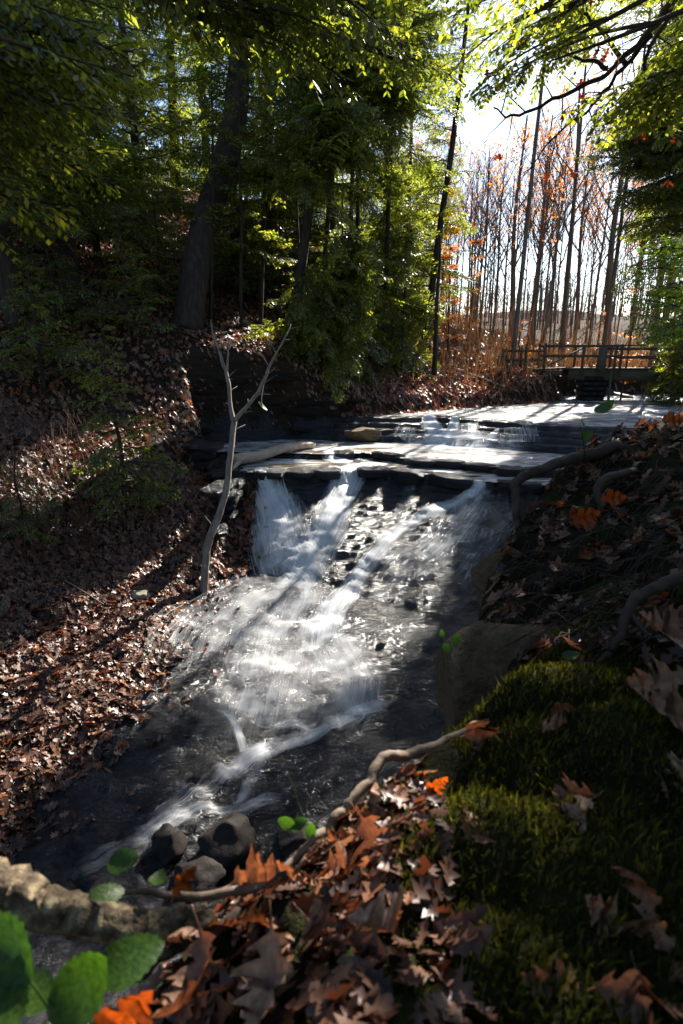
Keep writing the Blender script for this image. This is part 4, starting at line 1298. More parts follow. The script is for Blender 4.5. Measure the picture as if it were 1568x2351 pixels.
# tree out of frame on the right whose boughs roof the top right corner and shade the near bank
def offtree(base, H, r, lab, specs, seed, pool=None, name='hemlock_tree'):
    rnd = random.Random(seed)
    T = empty(name, base, lab, 'tree')
    mb = MB()
    pts = wob(catmull([Vector((0, 0, 0)), Vector((.1, 0, H * .4)), Vector((0, .1, H))], 8), .08, 4, seed)
    mb.tube(pts, lerp_list([r * 1.2, r, r * .3], len(pts)), 12, flute=.06)
    mb.obj('trunk', M['bark'], T, smooth=True)
    for (tgt, z, L) in specs:
        d = Vector(tgt) - Vector(base) - Vector((0, 0, z))
        az = math.atan2(d.y, d.x)
        pit = math.atan2(d.z, math.hypot(d.x, d.y))
        st = Vector((0, 0, z))
        D = d.length
        # carry the bough out on a limb
        if D > L:
            e = st + d.normalized() * (D - L)
            w0, w1 = Vector(base) + st, Vector(base) + e + d.normalized() * L * .5
            clear = True
            for f_ in range(15):
                q_ = np.array(w0.lerp(w1, f_ / 14))
                for g_, r_ in GAPS:
                    w_ = q_ - g_
                    h_ = w_ @ SD_
                    if h_ > 1 and np.linalg.norm(w_ - h_ * SD_) < min(.55, r_ * .45): clear = False
            if not clear: continue
            m2 = MB(); m2.tube(catmull([st, (st + e) / 2 + Vector((0, 0, .15)), e, e + d.normalized() * L * .5], 4), lerp_list([.07, .05, .03, .008], 13), 6)
            m2.obj('limb', M['twig'], T, smooth=True)
            for q in range(3):
                put_bough(T, st + d.normalized() * (D - L) * (.45 + .2 * q), az + rnd.choice((-1, 1)) * rnd.uniform(.4, .9), pit, L * .7, rnd, pool)
            st = e
        put_bough(T, st, az + rnd.uniform(-.1, .1), pit + .1, L, rnd, pool)
    return T


spec = []
rnd = random.Random(21)
for k in range(44):
    px = rnd.uniform(980, 1600); py = rnd.uniform(-60, 330) * (1 if px > 1200 else .7)
    if 1130 < px < 1290 and 90 < py < 260 and rnd.random() < .85: continue
    t = rnd.uniform(7.5, 11)
    q = P(px, py, t)
    spec.append((q, max(4.0, q.z + rnd.uniform(-.8, 1.2) + 3.0), rnd.uniform(1.8, 2.8)))
for k in range(42):  # unseen boughs above the frame, added to shade the near bank
    q = P(rnd.uniform(700, 1700), rnd.uniform(-520, -90), rnd.uniform(7, 12))
    spec.append((q, max(5.0, q.z + rnd.uniform(1.5, 3.0)), rnd.uniform(2.6, 3.6)))
for k in range(44):  # more unseen boughs added in the sun's way to the near bank
    q = P(rnd.uniform(1020, 1700), rnd.uniform(-260, -70), rnd.uniform(6.3, 8.6))
    spec.append((q, max(5.0, q.z + rnd.uniform(1.0, 2.5)), rnd.uniform(2.4, 3.2)))
for k in range(34):  # boughs added along sun lines to keep the moss in shade
    q = Vector((rnd.uniform(.75, 2.3), rnd.uniform(.6, 2.5), -1.1)) + SUNDIR * rnd.uniform(7.2, 9.6)
    spec.append((q + Vector((-.6, .0, 0)), max(5.0, q.z + rnd.uniform(1.0, 2.0)), rnd.uniform(2.0, 2.8)))
offtree(Vector((9.5, 6.5, -1.2)), 15, .3, 'hemlock outside the right edge whose boughs hang across the top right corner', spec, 3)

# near-left tree giving the dark blurred boughs in the upper left
spec = []
rnd = random.Random(22)
for k in range(80):
    px = rnd.uniform(-120, 640); py = rnd.uniform(-80, 470) * (1 - .35 * max(0, px - 300) / 300)
    if 430 < px < 640: continue
    t = rnd.uniform(1.9, 3.8)
    q = P(px, py, t)
    spec.append((q, max(2.5, q.z + 4.6 + rnd.uniform(-.4, .8)), rnd.uniform(1.3, 2.0)))
offtree(Vector((-5.2, .6, -4.6)), 10, .25, 'near hemlock outside the left edge whose dark blurred boughs fill the upper left', spec, 4, BOUGH_FINE)
spec = []
rnd = random.Random(23)
for k in range(16):
    px = rnd.uniform(560, 1120); py = rnd.uniform(-120, 220)
    t = rnd.uniform(5, 7.5)
    q = P(px, py, t)
    spec.append((q, max(4.5, q.z + 5.2), rnd.uniform(1.6, 2.4)))
for k in range(40):  # unseen boughs over the frame, added to shade the near left boughs
    q = P(rnd.uniform(-200, 900), rnd.uniform(-560, -120), rnd.uniform(6, 11))
    spec.append((q, max(5.0, q.z + rnd.uniform(4.5, 6.0)), rnd.uniform(2.6, 3.6)))
offtree(Vector((-6.8, 4.8, -4.0)), 16, .28, 'hemlock left of the stream reaching its boughs over the top middle of the view', spec, 5)

spec = []
for k in range(34):  # limbs added along sun lines to shade the right rock face
    q = Vector((rnd.uniform(1.3, 3.6), rnd.uniform(9.5, 13.6), -4.4)) + SUNDIR * rnd.uniform(20, 25)
    spec.append((q, max(6.0, q.z + rnd.uniform(.5, 2.0)), rnd.uniform(2.0, 2.8)))
offtree(Vector((16.2, 27.2, -1.0)), 14, .2, 'hemlock added at the right end of the footbridge, long limbs left across the creek shading the rock face', spec, 8)
# unseen hemlocks added beside and behind the photographer to shade the near bank
for k, (x, y, H, lab) in enumerate([(5.2, 1.2, 11, 'unseen shade hemlock added on the near bank just right of the view'), (3.0, -3.2, 12, 'unseen shade hemlock added on the near bank behind the viewpoint'), (-3.5, -4.5, 13, 'unseen shade hemlock added behind the viewpoint on the left'), (8.2, 4.4, 12, 'unseen shade hemlock added on the near bank farther right of the view')]):
    hemlock(Vector((x, y, max(nz(x, y), -3) - .2)), [Vector(p) for p in [(0, 0, 0), (.1, 0, H * .5), (0, 0, H)]], [.25, .18, .05], lab, 2.2, H * .96, 80, 4.6, 1.5, seed=150 + k)

# ---------------------------------------------------------------- bare branch with dark red leaves, top right
T = empty('oak_tree', Vector((8.2, 8.6, -1.2)), 'bare dark limbs with a few dried red leaves reaching down from the top right corner', 'tree')
B0 = Vector((8.2, 8.6, -1.2))
mb = MB()
mb.tube([Vector((0, 0, 0)), Vector((-.1, .1, 5)), P(1700, -300, 10.5) - B0], [.25, .2, .12], 10)
mb.obj('trunk', M['bark'], T, smooth=True)
limbs = [[(1700, -300, 10.5), (1560, -20, 9.6), (1490, 80, 9.3), (1400, 160, 9.1), (1300, 220, 9), (1200, 262, 8.9), (1130, 255, 8.8)],
         [(1490, 80, 9.3), (1440, 150, 9.4), (1370, 230, 9.5), (1290, 300, 9.6), (1210, 400, 9.8)],
         [(1560, -20, 9.6), (1500, 100, 9.2), (1485, 180, 9.1), (1500, 260, 9.0), (1478, 340, 8.9)],
         [(1400, 160, 9.1), (1330, 130, 9.2), (1260, 120, 9.3)], [(1500, 260, 9.0), (1560, 300, 8.9), (1600, 330, 8.8)], [(1440, 150, 9.4), (1380, 80, 9.3), (1330, 20, 9.3), (1280, -40, 9.3)]]
rl = [leaf_mesh('leaf', M['red_leaf'], 400 + k, False, .5, .4, stem=False) for k in range(3)]
for k, lm in enumerate(limbs):
    pts = wob(catmull([P(*a) - B0 for a in lm], 7), .10, 3, k)
    mb = MB(); rr = [.085, .05, .03, .012] if k == 0 else [.04, .025, .008]
    mb.tube(pts, lerp_list(rr, len(pts)), 6)
    for i in range(4, len(pts) - 1, 2):
        d = (pts[i + 1] - pts[i]).normalized(); s = d.orthogonal()
        q = Quaternion(d, random.uniform(0, 6.28)) @ s
        e = pts[i] + (d * .7 + q).normalized() * random.uniform(.3, .9)
        mb.tube(wob([pts[i], pts[i].lerp(e, .5), e], .05, 1, i), [.012, .008, .003], 4)
        if random.random() < .75:
            for _ in range(random.randint(1, 3)):
                o = mobj('leaf', random.choice(rl), T)
                o.location = e + Vector((random.uniform(-.08, .08), random.uniform(-.08, .08), -.06))
                o.rotation_euler = (random.uniform(-1, 1), random.uniform(.6, 2.2), random.uniform(0, 6.28))
                s_ = random.uniform(.12, .2); o.scale = (s_, s_, s_)
    mb.obj('limb', M['bark'], T, smooth=True)

# ---------------------------------------------------------------- bare deciduous trees beyond the bridge
def bare_tree_mesh(H, r, seed, fork=.45):
    rnd = random.Random(seed)
    tr = MB(); lb = MB(); lf = []
    bendx, bendy = rnd.uniform(-.5, .5), rnd.uniform(-.5, .5)
    def tp(t):
        return Vector((bendx * t * t + .12 * math.sin(t * 7 + seed), bendy * t * t, H * t))
    pts = [tp(i / 14) for i in range(15)]
    tr.tube(pts, [r * (1.15 if i == 0 else 1) * (1 - .78 * (i / 14)) for i in range(15)], 8, flute=.05)
    def branch(p, d, L, rad, lvl):
        n = 5
        q = [p]
        dd = d.copy()
        for i in range(n):
            dd = (dd + Vector((rnd.uniform(-.18, .18), rnd.uniform(-.18, .18), .10))).normalized()
            q.append(q[-1] + dd * L / n)
        lb.tube(q, lerp_list([rad, rad * .18], n + 1), 4 if lvl else 5, cap=False)
        if lvl < 2:
            for i in range(1, n + 1):
                for _ in range(2 if (lvl == 0 and i % 2) else 1):
                    a = Quaternion(dd, rnd.uniform(0, 6.28)) @ dd.orthogonal().normalized()
                    branch(q[i], (dd * .9 + a * .8 + Vector((0, 0, .3))).normalized(), L * rnd.uniform(.3, .55), rad * .4, lvl + 1)
        else:
            lf.append(q[-1]); lf.append(q[3])
    nb = 9
    for k in range(nb):
        t = fork + (1 - fork) * k / nb * rnd.uniform(.9, 1.05)
        a = rnd.uniform(0, 6.28)
        d = Vector((math.cos(a) * .75, math.sin(a) * .75, 1)).normalized()
        branch(tp(min(t, .98)), d, H * .26 * (1.15 - .6 * (k / nb)) * rnd.uniform(.7, 1.1), r * .38 * (1.1 - .6 * k / nb), 0)
    me1 = tr.mesh('trunk', [M['bark_far']], True)
    me2 = lb.mesh('limbs', [M['bark_far']], True)
    mbl = MB()
    for p in lf:
        if rnd.random() < .16:
            for _ in range(2):
                c = p + Vector((rnd.uniform(-.3, .3), rnd.uniform(-.3, .3), rnd.uniform(-.3, .3)))
                u = Vector((rnd.uniform(-1, 1), rnd.uniform(-1, 1), rnd.uniform(-1, 1))).normalized() * .10
                w = u.orthogonal().normalized() * .06
                mbl.add([c - u, c + w, c + u, c - w], [(0, 1, 2, 3)])
    me3 = mbl.mesh('foliage', [M['tree_orange']])
    return me1, me2, me3


BT = [bare_tree_mesh(15.5, .15, 500 + k, .40 + .04 * (k % 4)) for k in range(7)]


def bare_tree(x, y, s, ws, lab, group, k, leaves=True, rz=None):
    t = empty('bare_tree', Vector((x, y, tz(x, y) - .15)), lab, 'tree', group, rz if rz is not None else random.uniform(0, 6.28))
    a, b, c = BT[k % 7]
    for nm, me in (('trunk', a), ('limb', b), ('foliage', c)):
        if nm == 'foliage' and not leaves: continue
        o = mobj(nm, me, t)
        o.scale = (s * ws, s * ws, s) if nm == 'trunk' else (s, s, s)
    return t


rnd = random.Random(9)
hero = [(1165, 44, 1.05, 1.6, 'stout bare tree rising just left of the footbridge railing'), (1215, 45, 1.1, 1.4, 'bare forked tree behind the left end of the footbridge'), (1290, 38, 1.05, 1.5, 'tall dark bare tree forking high behind the footbridge posts'),
        (1313, 44, 1.0, 1.3, 'bare tree just right of the tall forked one'), (1384, 37, 1.1, 1.6, 'thick dark bare trunk behind the middle of the footbridge'), (1128, 42, .9, .9, 'thin bare tree left of the stout one'), (1515, 30, .95, 1.2, 'dark trunk rising behind the right end of the footbridge'),
        (1092, 48, .95, 1.0, 'bare tree beside the orange leaved saplings'), (1250, 52, 1.0, 1.1, 'slim bare trunk between the two forked trees'), (1445, 45, .95, 1.0, 'slim bare tree right of the thick dark trunk')]
for k, (px, t_, s, ws, lab) in enumerate(hero):
    a = ray(px, 800)
    bare_tree(a[0] * t_, a[1] * t_, s, ws, lab, None, k)
for k in range(62):
    y = rnd.uniform(43, 82)
    u = rnd.uniform(.12, .66) if k % 6 else rnd.uniform(-.55, .12)
    x = u * y * 1.0
    bare_tree(x, y, rnd.uniform(.75, 1.1), rnd.uniform(.55, 1.05), 'slim bare autumn tree standing in the sunlit wood beyond the footbridge', 'bare trees beyond the footbridge', k, leaves=rnd.random() < .8)
# farthest wood: one mass
mb = MB()
YD = np.array([rnd.uniform(75, 135) for _ in range(520)]); XD = np.array([rnd.uniform(-.62, .85) for _ in range(520)]) * YD; ZD = terr(XD, YD)
for k in range(520):
    x, y, z = float(XD[k]), float(YD[k]), float(ZD[k])
    H = rnd.uniform(4, 9) + 9 * float(vn(np.array([x * .08]), np.array([y * .02]), 5)[0]) ** 2; l = rnd.uniform(-.8, .8)
    mb.tube([(x, y, z - .3), (x + l * .3, y, z + H * .4), (x + l, y, z + H)], [.12, .08, .02], 4, cap=False)
    for j in range(14):
        a = rnd.uniform(0, 6.28); hz = z + H * rnd.uniform(.1, .9)
        mb.tube([(x + l * .4, y, hz), (x + math.cos(a) * 1.3, y + math.sin(a), hz + rnd.uniform(.6, 2.6))], [.04, .012], 3, cap=False)
o = mb.obj('distant_wood', M['far_twigs']); tag(o, 'grey brown mass of bare trees at the far edge of the wood', 'woods', kind='stuff')
# undergrowth by the far bank, sticks and dry brush
mb = MB()
YD = np.array([rnd.uniform(25.5, 46) for _ in range(2600)]); XD = np.array([rnd.uniform(.12, .62) for _ in range(2600)]) * YD; ZD = terr(XD, YD); SDD = poly_sd(XD, YD, STREAM)
for k in range(2600):
    if SDD[k] < .25: continue
    x, y, z = float(XD[k]), float(YD[k]), float(ZD[k])
    h = rnd.uniform(.35, 1.3) if k % 3 else rnd.uniform(1.2, 3.6); a = rnd.uniform(0, 6.28)
    h = min(h, 1.2) if y < 31 else h
    e = Vector((x + math.cos(a) * h * .3, y + math.sin(a) * h * .3, z + h))
    w = .006 + .00025 * y
    mb.add([(x - w, y, z - .05), (x + w, y, z - .05), (e.x + w * .4, e.y, e.z), (e.x - w * .4, e.y, e.z)], [(0, 1, 2, 3)])
o = mb.obj('dry_brush', M['brush']); tag(o, 'tangle of dry stems and brush on the far bank', 'undergrowth', kind='stuff')


# orange leaved saplings
def orange_sapling(base, H, n, lab, seed, spread=1.0, size=.09):
    rnd = random.Random(seed)
    T = empty('beech_sapling', base, lab, 'sapling')
    mb = MB(); lf = MB()
    top = Vector((rnd.uniform(-.3, .3), 0, H))
    pts = wob([top * (i / 8) for i in range(9)], .08, 2, seed)
    mb.tube(pts, lerp_list([.05, .012], 9), 6)
    for k in range(n):
        t = rnd.uniform(.15, 1); i = min(8, int(t * 8)); p = pts[i]
        a = rnd.uniform(0, 6.28)
        e = p + Vector((math.cos(a) * spread, math.sin(a) * spread, rnd.uniform(.0, .5))) * rnd.uniform(.4, 1) * (1.15 - t * .6)
        mb.tube([p, p.lerp(e, .5) + Vector((0, 0, .05)), e], [.012, .008, .003], 4, cap=False)
        for j in range(16):
            c = p.lerp(e, rnd.uniform(.25, 1.05)) + Vector((rnd.uniform(-.12, .12), rnd.uniform(-.12, .12), rnd.uniform(-.14, .06)))
            u = Vector((rnd.uniform(-1, 1), rnd.uniform(-1, 1), rnd.uniform(-.6, .3))).normalized() * size
            w = u.cross(Vector((0, 0, 1))).normalized() * size * .5
            lf.add([c - u, c + w, c + u, c - w], [(0, 1, 2, 3)])
    mb.obj('trunk', M['twig'], T, True)
    lf.obj('foliage', M['tree_orange'], T)


for k, (px, t_, H, n, lab) in enumerate([(1030, 29, 6.5, 60, 'young tree with glowing orange leaves at the edge of the evergreens'), (1075, 36, 7.5, 40, 'orange leaved sapling right of the glowing one'), (1005, 30.5, 8, 60, 'orange leaved young tree half hidden by hemlock boughs'),
                                         (1395, 32, 3.6, 14, 'small sapling with a few orange leaves behind the bridge rail'), (1440, 26.5, 8, 30, 'sapling with orange leaves above the bridge rail'), (1500, 34, 9, 40, 'orange leaved young tree near the right edge'), (1190, 30, 2.6, 10, 'short orange leaved sprout at the left end of the bridge')]):
    orange_sapling(gbase(px, t_), H, n, lab, 700 + k)

# ---------------------------------------------------------------- footbridge
BR = empty('footbridge', Vector((9.2, 27.6, -.95)), 'weathered wooden footbridge with plank railings crossing the creek', 'footbridge')
brA = Vector((7.7, 28.0)); brB = Vector((21.5, 25.6))
bd = (brB - brA).normalized(); brn = Vector((-bd.y, bd.x))
bz = math.atan2(bd.y, bd.x)
O = BR.location


def brp(s, off, z):
    q = brA + bd * s + brn * off
    return Vector((q.x, q.y, z)) - O


def zdeck(s):
    return -.92 if s > 2.6 else -.92 - .06 * (2.6 - s)


W_ = 1.5
for off in (0, W_):   # near and far beams
    mb = MB(); c = brp(8.6, off, -1.16); mb.box(c, (11.2, .16, .50), bz, jit=.01)
    mb.obj('beam', M['bridge_beam'], BR)
mb = MB(); mb.box(brp(1.3, 0, -1.10), (2.8, .14, .22), bz); mb.obj('beam', M['bridge_wood'], BR)
for k in range(62):   # deck planks
    mb0 = None
    s = .2 + k * .225
    o = mobj('plank', bpy.data.meshes.get('bridge_plank') or (lambda: (lambda m: (m.box((0, 0, 0), (.205, W_ + .3, .05), 0), m.mesh('bridge_plank', [M['bridge_wood']]))[1])(MB()))(), BR)
    o.location = brp(s, W_ / 2, zdeck(s) + .03 + random.uniform(-.006, .006)); o.rotation_euler = (0, 0, bz + random.uniform(-.01, .01))
posts = [.1, 1.0, 1.85, 3.55, 4.95, 5.2, 7.5, 9.9, 12.3]
for off in (-.11, W_ + .11):
    for s in posts:
        h = 1.12 if s > 1.5 else 1.0
        mb = MB()
        zb = zdeck(s) - (.3 if s > 3 else .2)
        mb.box(brp(s, off, zb + (h + .3) / 2), (.11, .11, h + .3), bz, jit=.006)
        mb.obj('post', M['bridge_wood'], BR)
    # rails
    for (s0, s1, dz, hh) in [(1.85, 5.2, 1.07, .10), (1.85, 5.2, .62, .12), (5.0, 13.8, 1.08, .05), (5.0, 13.8, .92, .12), (5.0, 13.8, .55, .13), (0.1, 1.85, .92, .1), (0.1, 1.85, .5, .1)]:
        mb = MB()
        zc = (zdeck(s0) + zdeck(s1)) / 2 + dz
        mb.box(brp((s0 + s1) / 2, off + (-.075 if off < 0 else .075), zc), (s1 - s0, .045, hh), bz, jit=.004)
        mb.obj('rail', M['bridge_wood'], BR)
# brace and tree-like post of the approach
mb = MB(); mb.tube([brp(2.0, -.2, zdeck(2) + .2), brp(3.5, -.2, zdeck(2) + 1.0)], .045, 4); mb.obj('brace', M['bridge_wood'], BR)
mb = MB(); mb.box(brp(4.35, -.22, -.5), (.34, .24, 1.1), bz, jit=.02); mb.obj('post', M['bridge_wood'], BR)
# stone abutment
AB = empty('abutment', Vector((*(brA + bd * 4.25), -2.4)), 'dark stone block abutment holding up the left end of the footbridge', 'abutment')
rr_ = random.Random(4)
blk = MB(); blk.box((0, 0, 0), (1, 1, 1), 0, jit=.02); blkm = blk.mesh('abutment_block', [M['block']])
for row in range(6):
    x = -.62 + (row % 2) * .1
    while x < .2:
        L = rr_.uniform(.3, .5)
        o = mobj('block', blkm, AB)
        v = Vector((bd.x, bd.y, 0)) * (x + L / 2) + Vector((0, 0, -.12 + row * .235))
        o.location = v + Vector((brn.x, brn.y, 0)) * .6; o.scale = (L * .985, 1.6 + rr_.uniform(-.05, .05), .228); o.rotation_euler = (0, 0, bz)
        x += L
mb = MB(); mb.tube([brp(4.82, -.28, -1.0), brp(4.84, -.28, -2.5)], .06, 6); o = mb.obj('post', M['bridge_beam'], BR)
AB2 = mobj('abutment', blkm); AB2.location = Vector((*(brA + bd * 13.6 + brn * .7), -1.9)); AB2.scale = (1.6, 1.9, 1.4); AB2.rotation_euler = (0, 0, bz)
tag(AB2, 'stone abutment under the right end of the footbridge behind the hemlock', 'abutment')

# ---------------------------------------------------------------- dead forked sapling
sb = hit(467, 1358)
D0 = sb.copy()
t0 = sb.length / Vector(ray(467, 1358)).length
def sp(px, py, dt=0): return P(px, py, t0 + dt) - D0
T = empty('dead_sapling', D0, 'leaning grey dead sapling forking into two bare limbs in front of the waterfall', 'tree')
m1 = catmull([Vector((0, 0, -.15)), sp(472, 1300), sp(478, 1245), sp(500, 1190), sp(518, 1130), sp(527, 1060), sp(532, 1000), sp(536, 962)], 5)
mb = MB(); mb.tube(wob(m1, .035, 3, 3), lerp_list([.10, .085, .09, .078, .07, .068, .066, .064], len(m1)), 10, flute=.12)
mb.obj('trunk', M['dead_wood'], T, True)
m2 = catmull([sp(536, 965), sp(527, 920), sp(522, 870), sp(508, 820), sp(490, 770), sp(484, 735)], 5)
mb = MB(); mb.tube(wob(m2, .03, 3, 5), lerp_list([.062, .043, .042, .035, .022, .01], len(m2)), 8, flute=.1)
mb.tube(catmull([sp(519, 862), sp(524, 810), sp(524, 770)], 4), lerp_list([.035, .02, .008], 9), 6)
mb.obj('limb', M['dead_wood'], T, True)
m3 = catmull([sp(536, 966), sp(560, 940), sp(590, 905), sp(607, 870), sp(622, 835), sp(650, 780), sp(668, 745, .3)], 5)
mb = MB(); mb.tube(wob(m3, .03, 3, 6), lerp_list([.058, .045, .042, .036, .028, .017, .007], len(m3)), 8, flute=.1)
mb.tube(catmull([sp(607, 870), sp(600, 915), sp(604, 940)], 4), lerp_list([.02, .012, .006], 9), 5)
mb.obj('limb', M['dead_wood'], T, True)
rnd = random.Random(3)
for src in (m1, m2, m3):
    for i in range(4, len(src) - 2, 3 if src is not m1 else 9):
        d = (src[i + 1] - src[i]).normalized(); q = Quaternion(d, rnd.uniform(0, 6.28)) @ d.orthogonal().normalized()
        e = src[i] + (d * .6 + q).normalized() * rnd.uniform(.12, .5)
        mb = MB(); mb.tube(wob([src[i], src[i].lerp(e, .5), e], .03, 1, i), [.016, .009, .003], 5)
        mb.obj('twig', M['dead_wood'], T, True)
# green sprigs near its fork
for k, (a, b, lb) in enumerate([(600, 935, 'small green sprig hanging at the fork of the dead sapling'), (512, 800, 'single green leaf beside the dead sapling')]):
    o = mobj('green_sprig', leaf_mesh('green_sprig', M['green_leaf'], 5 + k, True, .3, .3, 'ovate'))
    o.location = P(a, b, t0); s_ = .3 if k == 0 else .2; o.scale = (s_, s_, s_); o.rotation_euler = (.9, .9, 1); tag(o, lb, 'leaf')

# pale fallen log
l0 = hit(535, 1072) + Vector((0, 0, .18)); l1 = hit(600, 1062) + Vector((0, 0, .22)); l2 = hit(665, 1042) + Vector((0, 0, .2)); l3 = hit(720, 1032) + Vector((0, 0, .14))
mb = MB(); pts = wob(catmull([l0, l1, l2, l3], 5), .04, 3, 2)
mb.tube(pts, lerp_list([.17, .15, .13, .09], len(pts)), 10, flute=.1)
mb.tube([l0.lerp(l1, .3), hit(525, 1095) + Vector((0, 0, .1))], [.08, .05], 7)
o = mb.obj('fallen_log', M['pale_log'], None, True); tag(o, 'pale barkless log lying at the left end of the middle pool', 'log')
# log on the left edge of the frame and thin sticks on the banks
for k, (a, b, r_, lb) in enumerate([((-20, 1440), (22, 1392), .12, 'mossy log end at the left frame edge on the leaf bank'), ((150, 1340), (240, 1400), .015, 'thin grey twig on the leaves at the left'), ((1040, 850), (1190, 905), .06, 'dead branch lying across the low bank before the bridge'), ((640, 765), (560, 748), .08, 'fallen stick on the sunlit ground behind the saplings'),
                                    ((330, 700), (400, 690), .06, 'fallen branch in the gloom left of the big trunk')]):
    p = hit(*a) + Vector((0, 0, .08)); q = hit(*b) + Vector((0, 0, .12))
    mb = MB(); pp = wob([p.lerp(q, i / 6) for i in range(7)], r_ * .8, 2, k); mb.tube(pp, lerp_list([r_, r_ * .6], 7), 8, flute=.1)
    o = mb.obj('fallen_branch', M['dead_wood'] if k else M['lichen_bark'], None, True); tag(o, lb, 'branch')

# ---------------------------------------------------------------- near bank furniture
def stick(name, pts, radii, mat, label, cat, n=8, w=.01, sides=8, seed=0, flute=.08):
    mb = MB()
    q = wob(catmull(pts, n), w, 3, seed)
    mb.tube(q, lerp_list(radii, len(q)), sides, flute=flute)
    o = mb.obj(name, mat, None, True)
    return tag(o, label, cat)


def nhit(px, py, off=0.0):
    return hit(px, py, nbank, off)


# hanging root at the right
stick('exposed_root', [P(1420, 1020, 4.6), P(1345, 1045, 4.5), P(1290, 1062, 4.4), P(1235, 1080, 4.3), P(1195, 1100, 4.25), P(1182, 1125, 4.2), P(1190, 1160, 4.15), P(1202, 1200, 4.1), P(1200, 1240, 4.1)],
      [.05, .047, .044, .04, .036, .034, .032, .025, .014], M['root'], 'thick dark root arching out of the bank and hanging down over the falls', 'root', w=.02, flute=.12)
stick('exposed_root', [P(1190, 1150, 4.15), P(1185, 1180, 4.1), P(1196, 1225, 4.05), P(1215, 1250, 4.0)], [.028, .026, .02, .012], M['root'], 'thin root hanging beside the thick arching one', 'root', w=.012)
stick('exposed_root', [nhit(1460, 1080, .02), P(1400, 1095, 3.9), P(1375, 1115, 3.8), P(1372, 1140, 3.75), P(1385, 1165, 3.7)], [.03, .03, .026, .022, .012], M['root'], 'curved root loop on the dark bank right of the arching root', 'root', w=.01)
stick('exposed_root', [P(1620, 1290, 2.3), P(1540, 1335, 2.25), P(1470, 1370, 2.2), P(1440, 1400, 2.15), P(1425, 1460, 2.1), P(1395, 1500, 2.1), P(1360, 1530, 2.08)], [.026, .024, .021, .019, .016, .013, .008], M['root'], 'smooth grey root bending across the bank at the right edge', 'root', w=.012)
stick('exposed_root', [P(1440, 1400, 2.15), P(1465, 1430, 2.12), P(1490, 1460, 2.1)], [.014, .010, .005], M['root'], 'short fork of the grey root', 'root', w=.006)
# long stick along the edge of the moss
stick('fallen_stick', [P(1230, 1600, 1.88), P(1180, 1628, 1.86), P(1100, 1665, 1.84), P(1010, 1702, 1.80), P(940, 1735, 1.76), P(882, 1738, 1.72), P(850, 1790, 1.66), P(800, 1850, 1.6), P(750, 1905, 1.56), P(690, 1960, 1.52), P(640, 2010, 1.48)],
      [.010, .012, .013, .014, .016, .016, .015, .014, .013, .012, .010], M['stick'], 'long crooked stick running along the edge of the mossy bank', 'stick', w=.012, seed=3, flute=.15)
stick('fallen_stick', [P(1180, 1640, 1.86), P(1130, 1690, 1.8), P(1080, 1705, 1.78)], [.010, .009, .006], M['stick'], 'short pale fork of twig under the long crooked stick', 'stick', w=.006)
stick('fallen_stick', [P(1040, 1775, 1.72), P(960, 1800, 1.68), P(900, 1835, 1.62)], [.012, .013, .010], M['dead_wood'], 'short weathered stick just below the long one', 'stick', w=.008)
stick('fallen_stick', [P(640, 2030, 1.40), P(560, 2045, 1.38), P(450, 2058, 1.36), P(370, 2050, 1.36), P(290, 2048, 1.37)], [.013, .011, .010, .008, .005], M['stick'], 'thin bare twig above the mossy branch', 'stick', w=.008, seed=5)
stick('fallen_stick', [P(660, 2000, 1.42), P(560, 2090, 1.34), P(450, 2160, 1.28), P(360, 2200, 1.24), P(300, 2260, 1.2)], [.016, .016, .015, .013, .010], M['root'], 'dark curved stick sweeping down from the bank to the lower left', 'stick', w=.012, seed=6)
# mossy lichen branch
MBR = stick('lichen_branch', [P(-80, 2010, 1.28), P(20, 2045, 1.28), P(110, 2085, 1.27), P(220, 2112, 1.26), P(330, 2128, 1.26), P(420, 2118, 1.27), P(480, 2090, 1.29)],
            [.048, .045, .041, .038, .036, .032, .018], M['lichen_bark'], 'thick lichen covered branch crossing the lower left corner', 'branch', n=10, w=.012, sides=18, seed=8, flute=.22)
# flakes on it
rnd = random.Random(6)
# foreground oak leaves
OL = [leaf_mesh('oak_leaf', M['oak_leaf'], 20 + k, True, c, u, 'oak', tw) for k, (c, u, tw) in enumerate([(.5, .5, .5), (-.7, .5, -.5), (1.1, .7, .8), (.3, .35, .5), (-.9, .6, .9), (1.3, .3, -.7)])]
OO = [leaf_mesh('orange_leaf', M['orange_leaf'], 60 + k, True, .5, .5, 'oak', .4) for k in range(2)]


def hero_leaf(px, py, t, size, rot, me, lab, name='oak_leaf', group=None):
    o = mobj(name, me)
    o.location = P(px, py, t)
    m = Matrix.Rotation(R(42), 3, 'X') @ Matrix.Rotation(R(rot[2]), 3, 'Z') @ Matrix.Rotation(R(rot[0] * .45), 3, 'X') @ Matrix.Rotation(R(rot[1] * .6), 3, 'Y')
    o.rotation_euler = m.to_euler()
    o.scale = (size, size, size)
    return tag(o, lab, 'leaf', group)


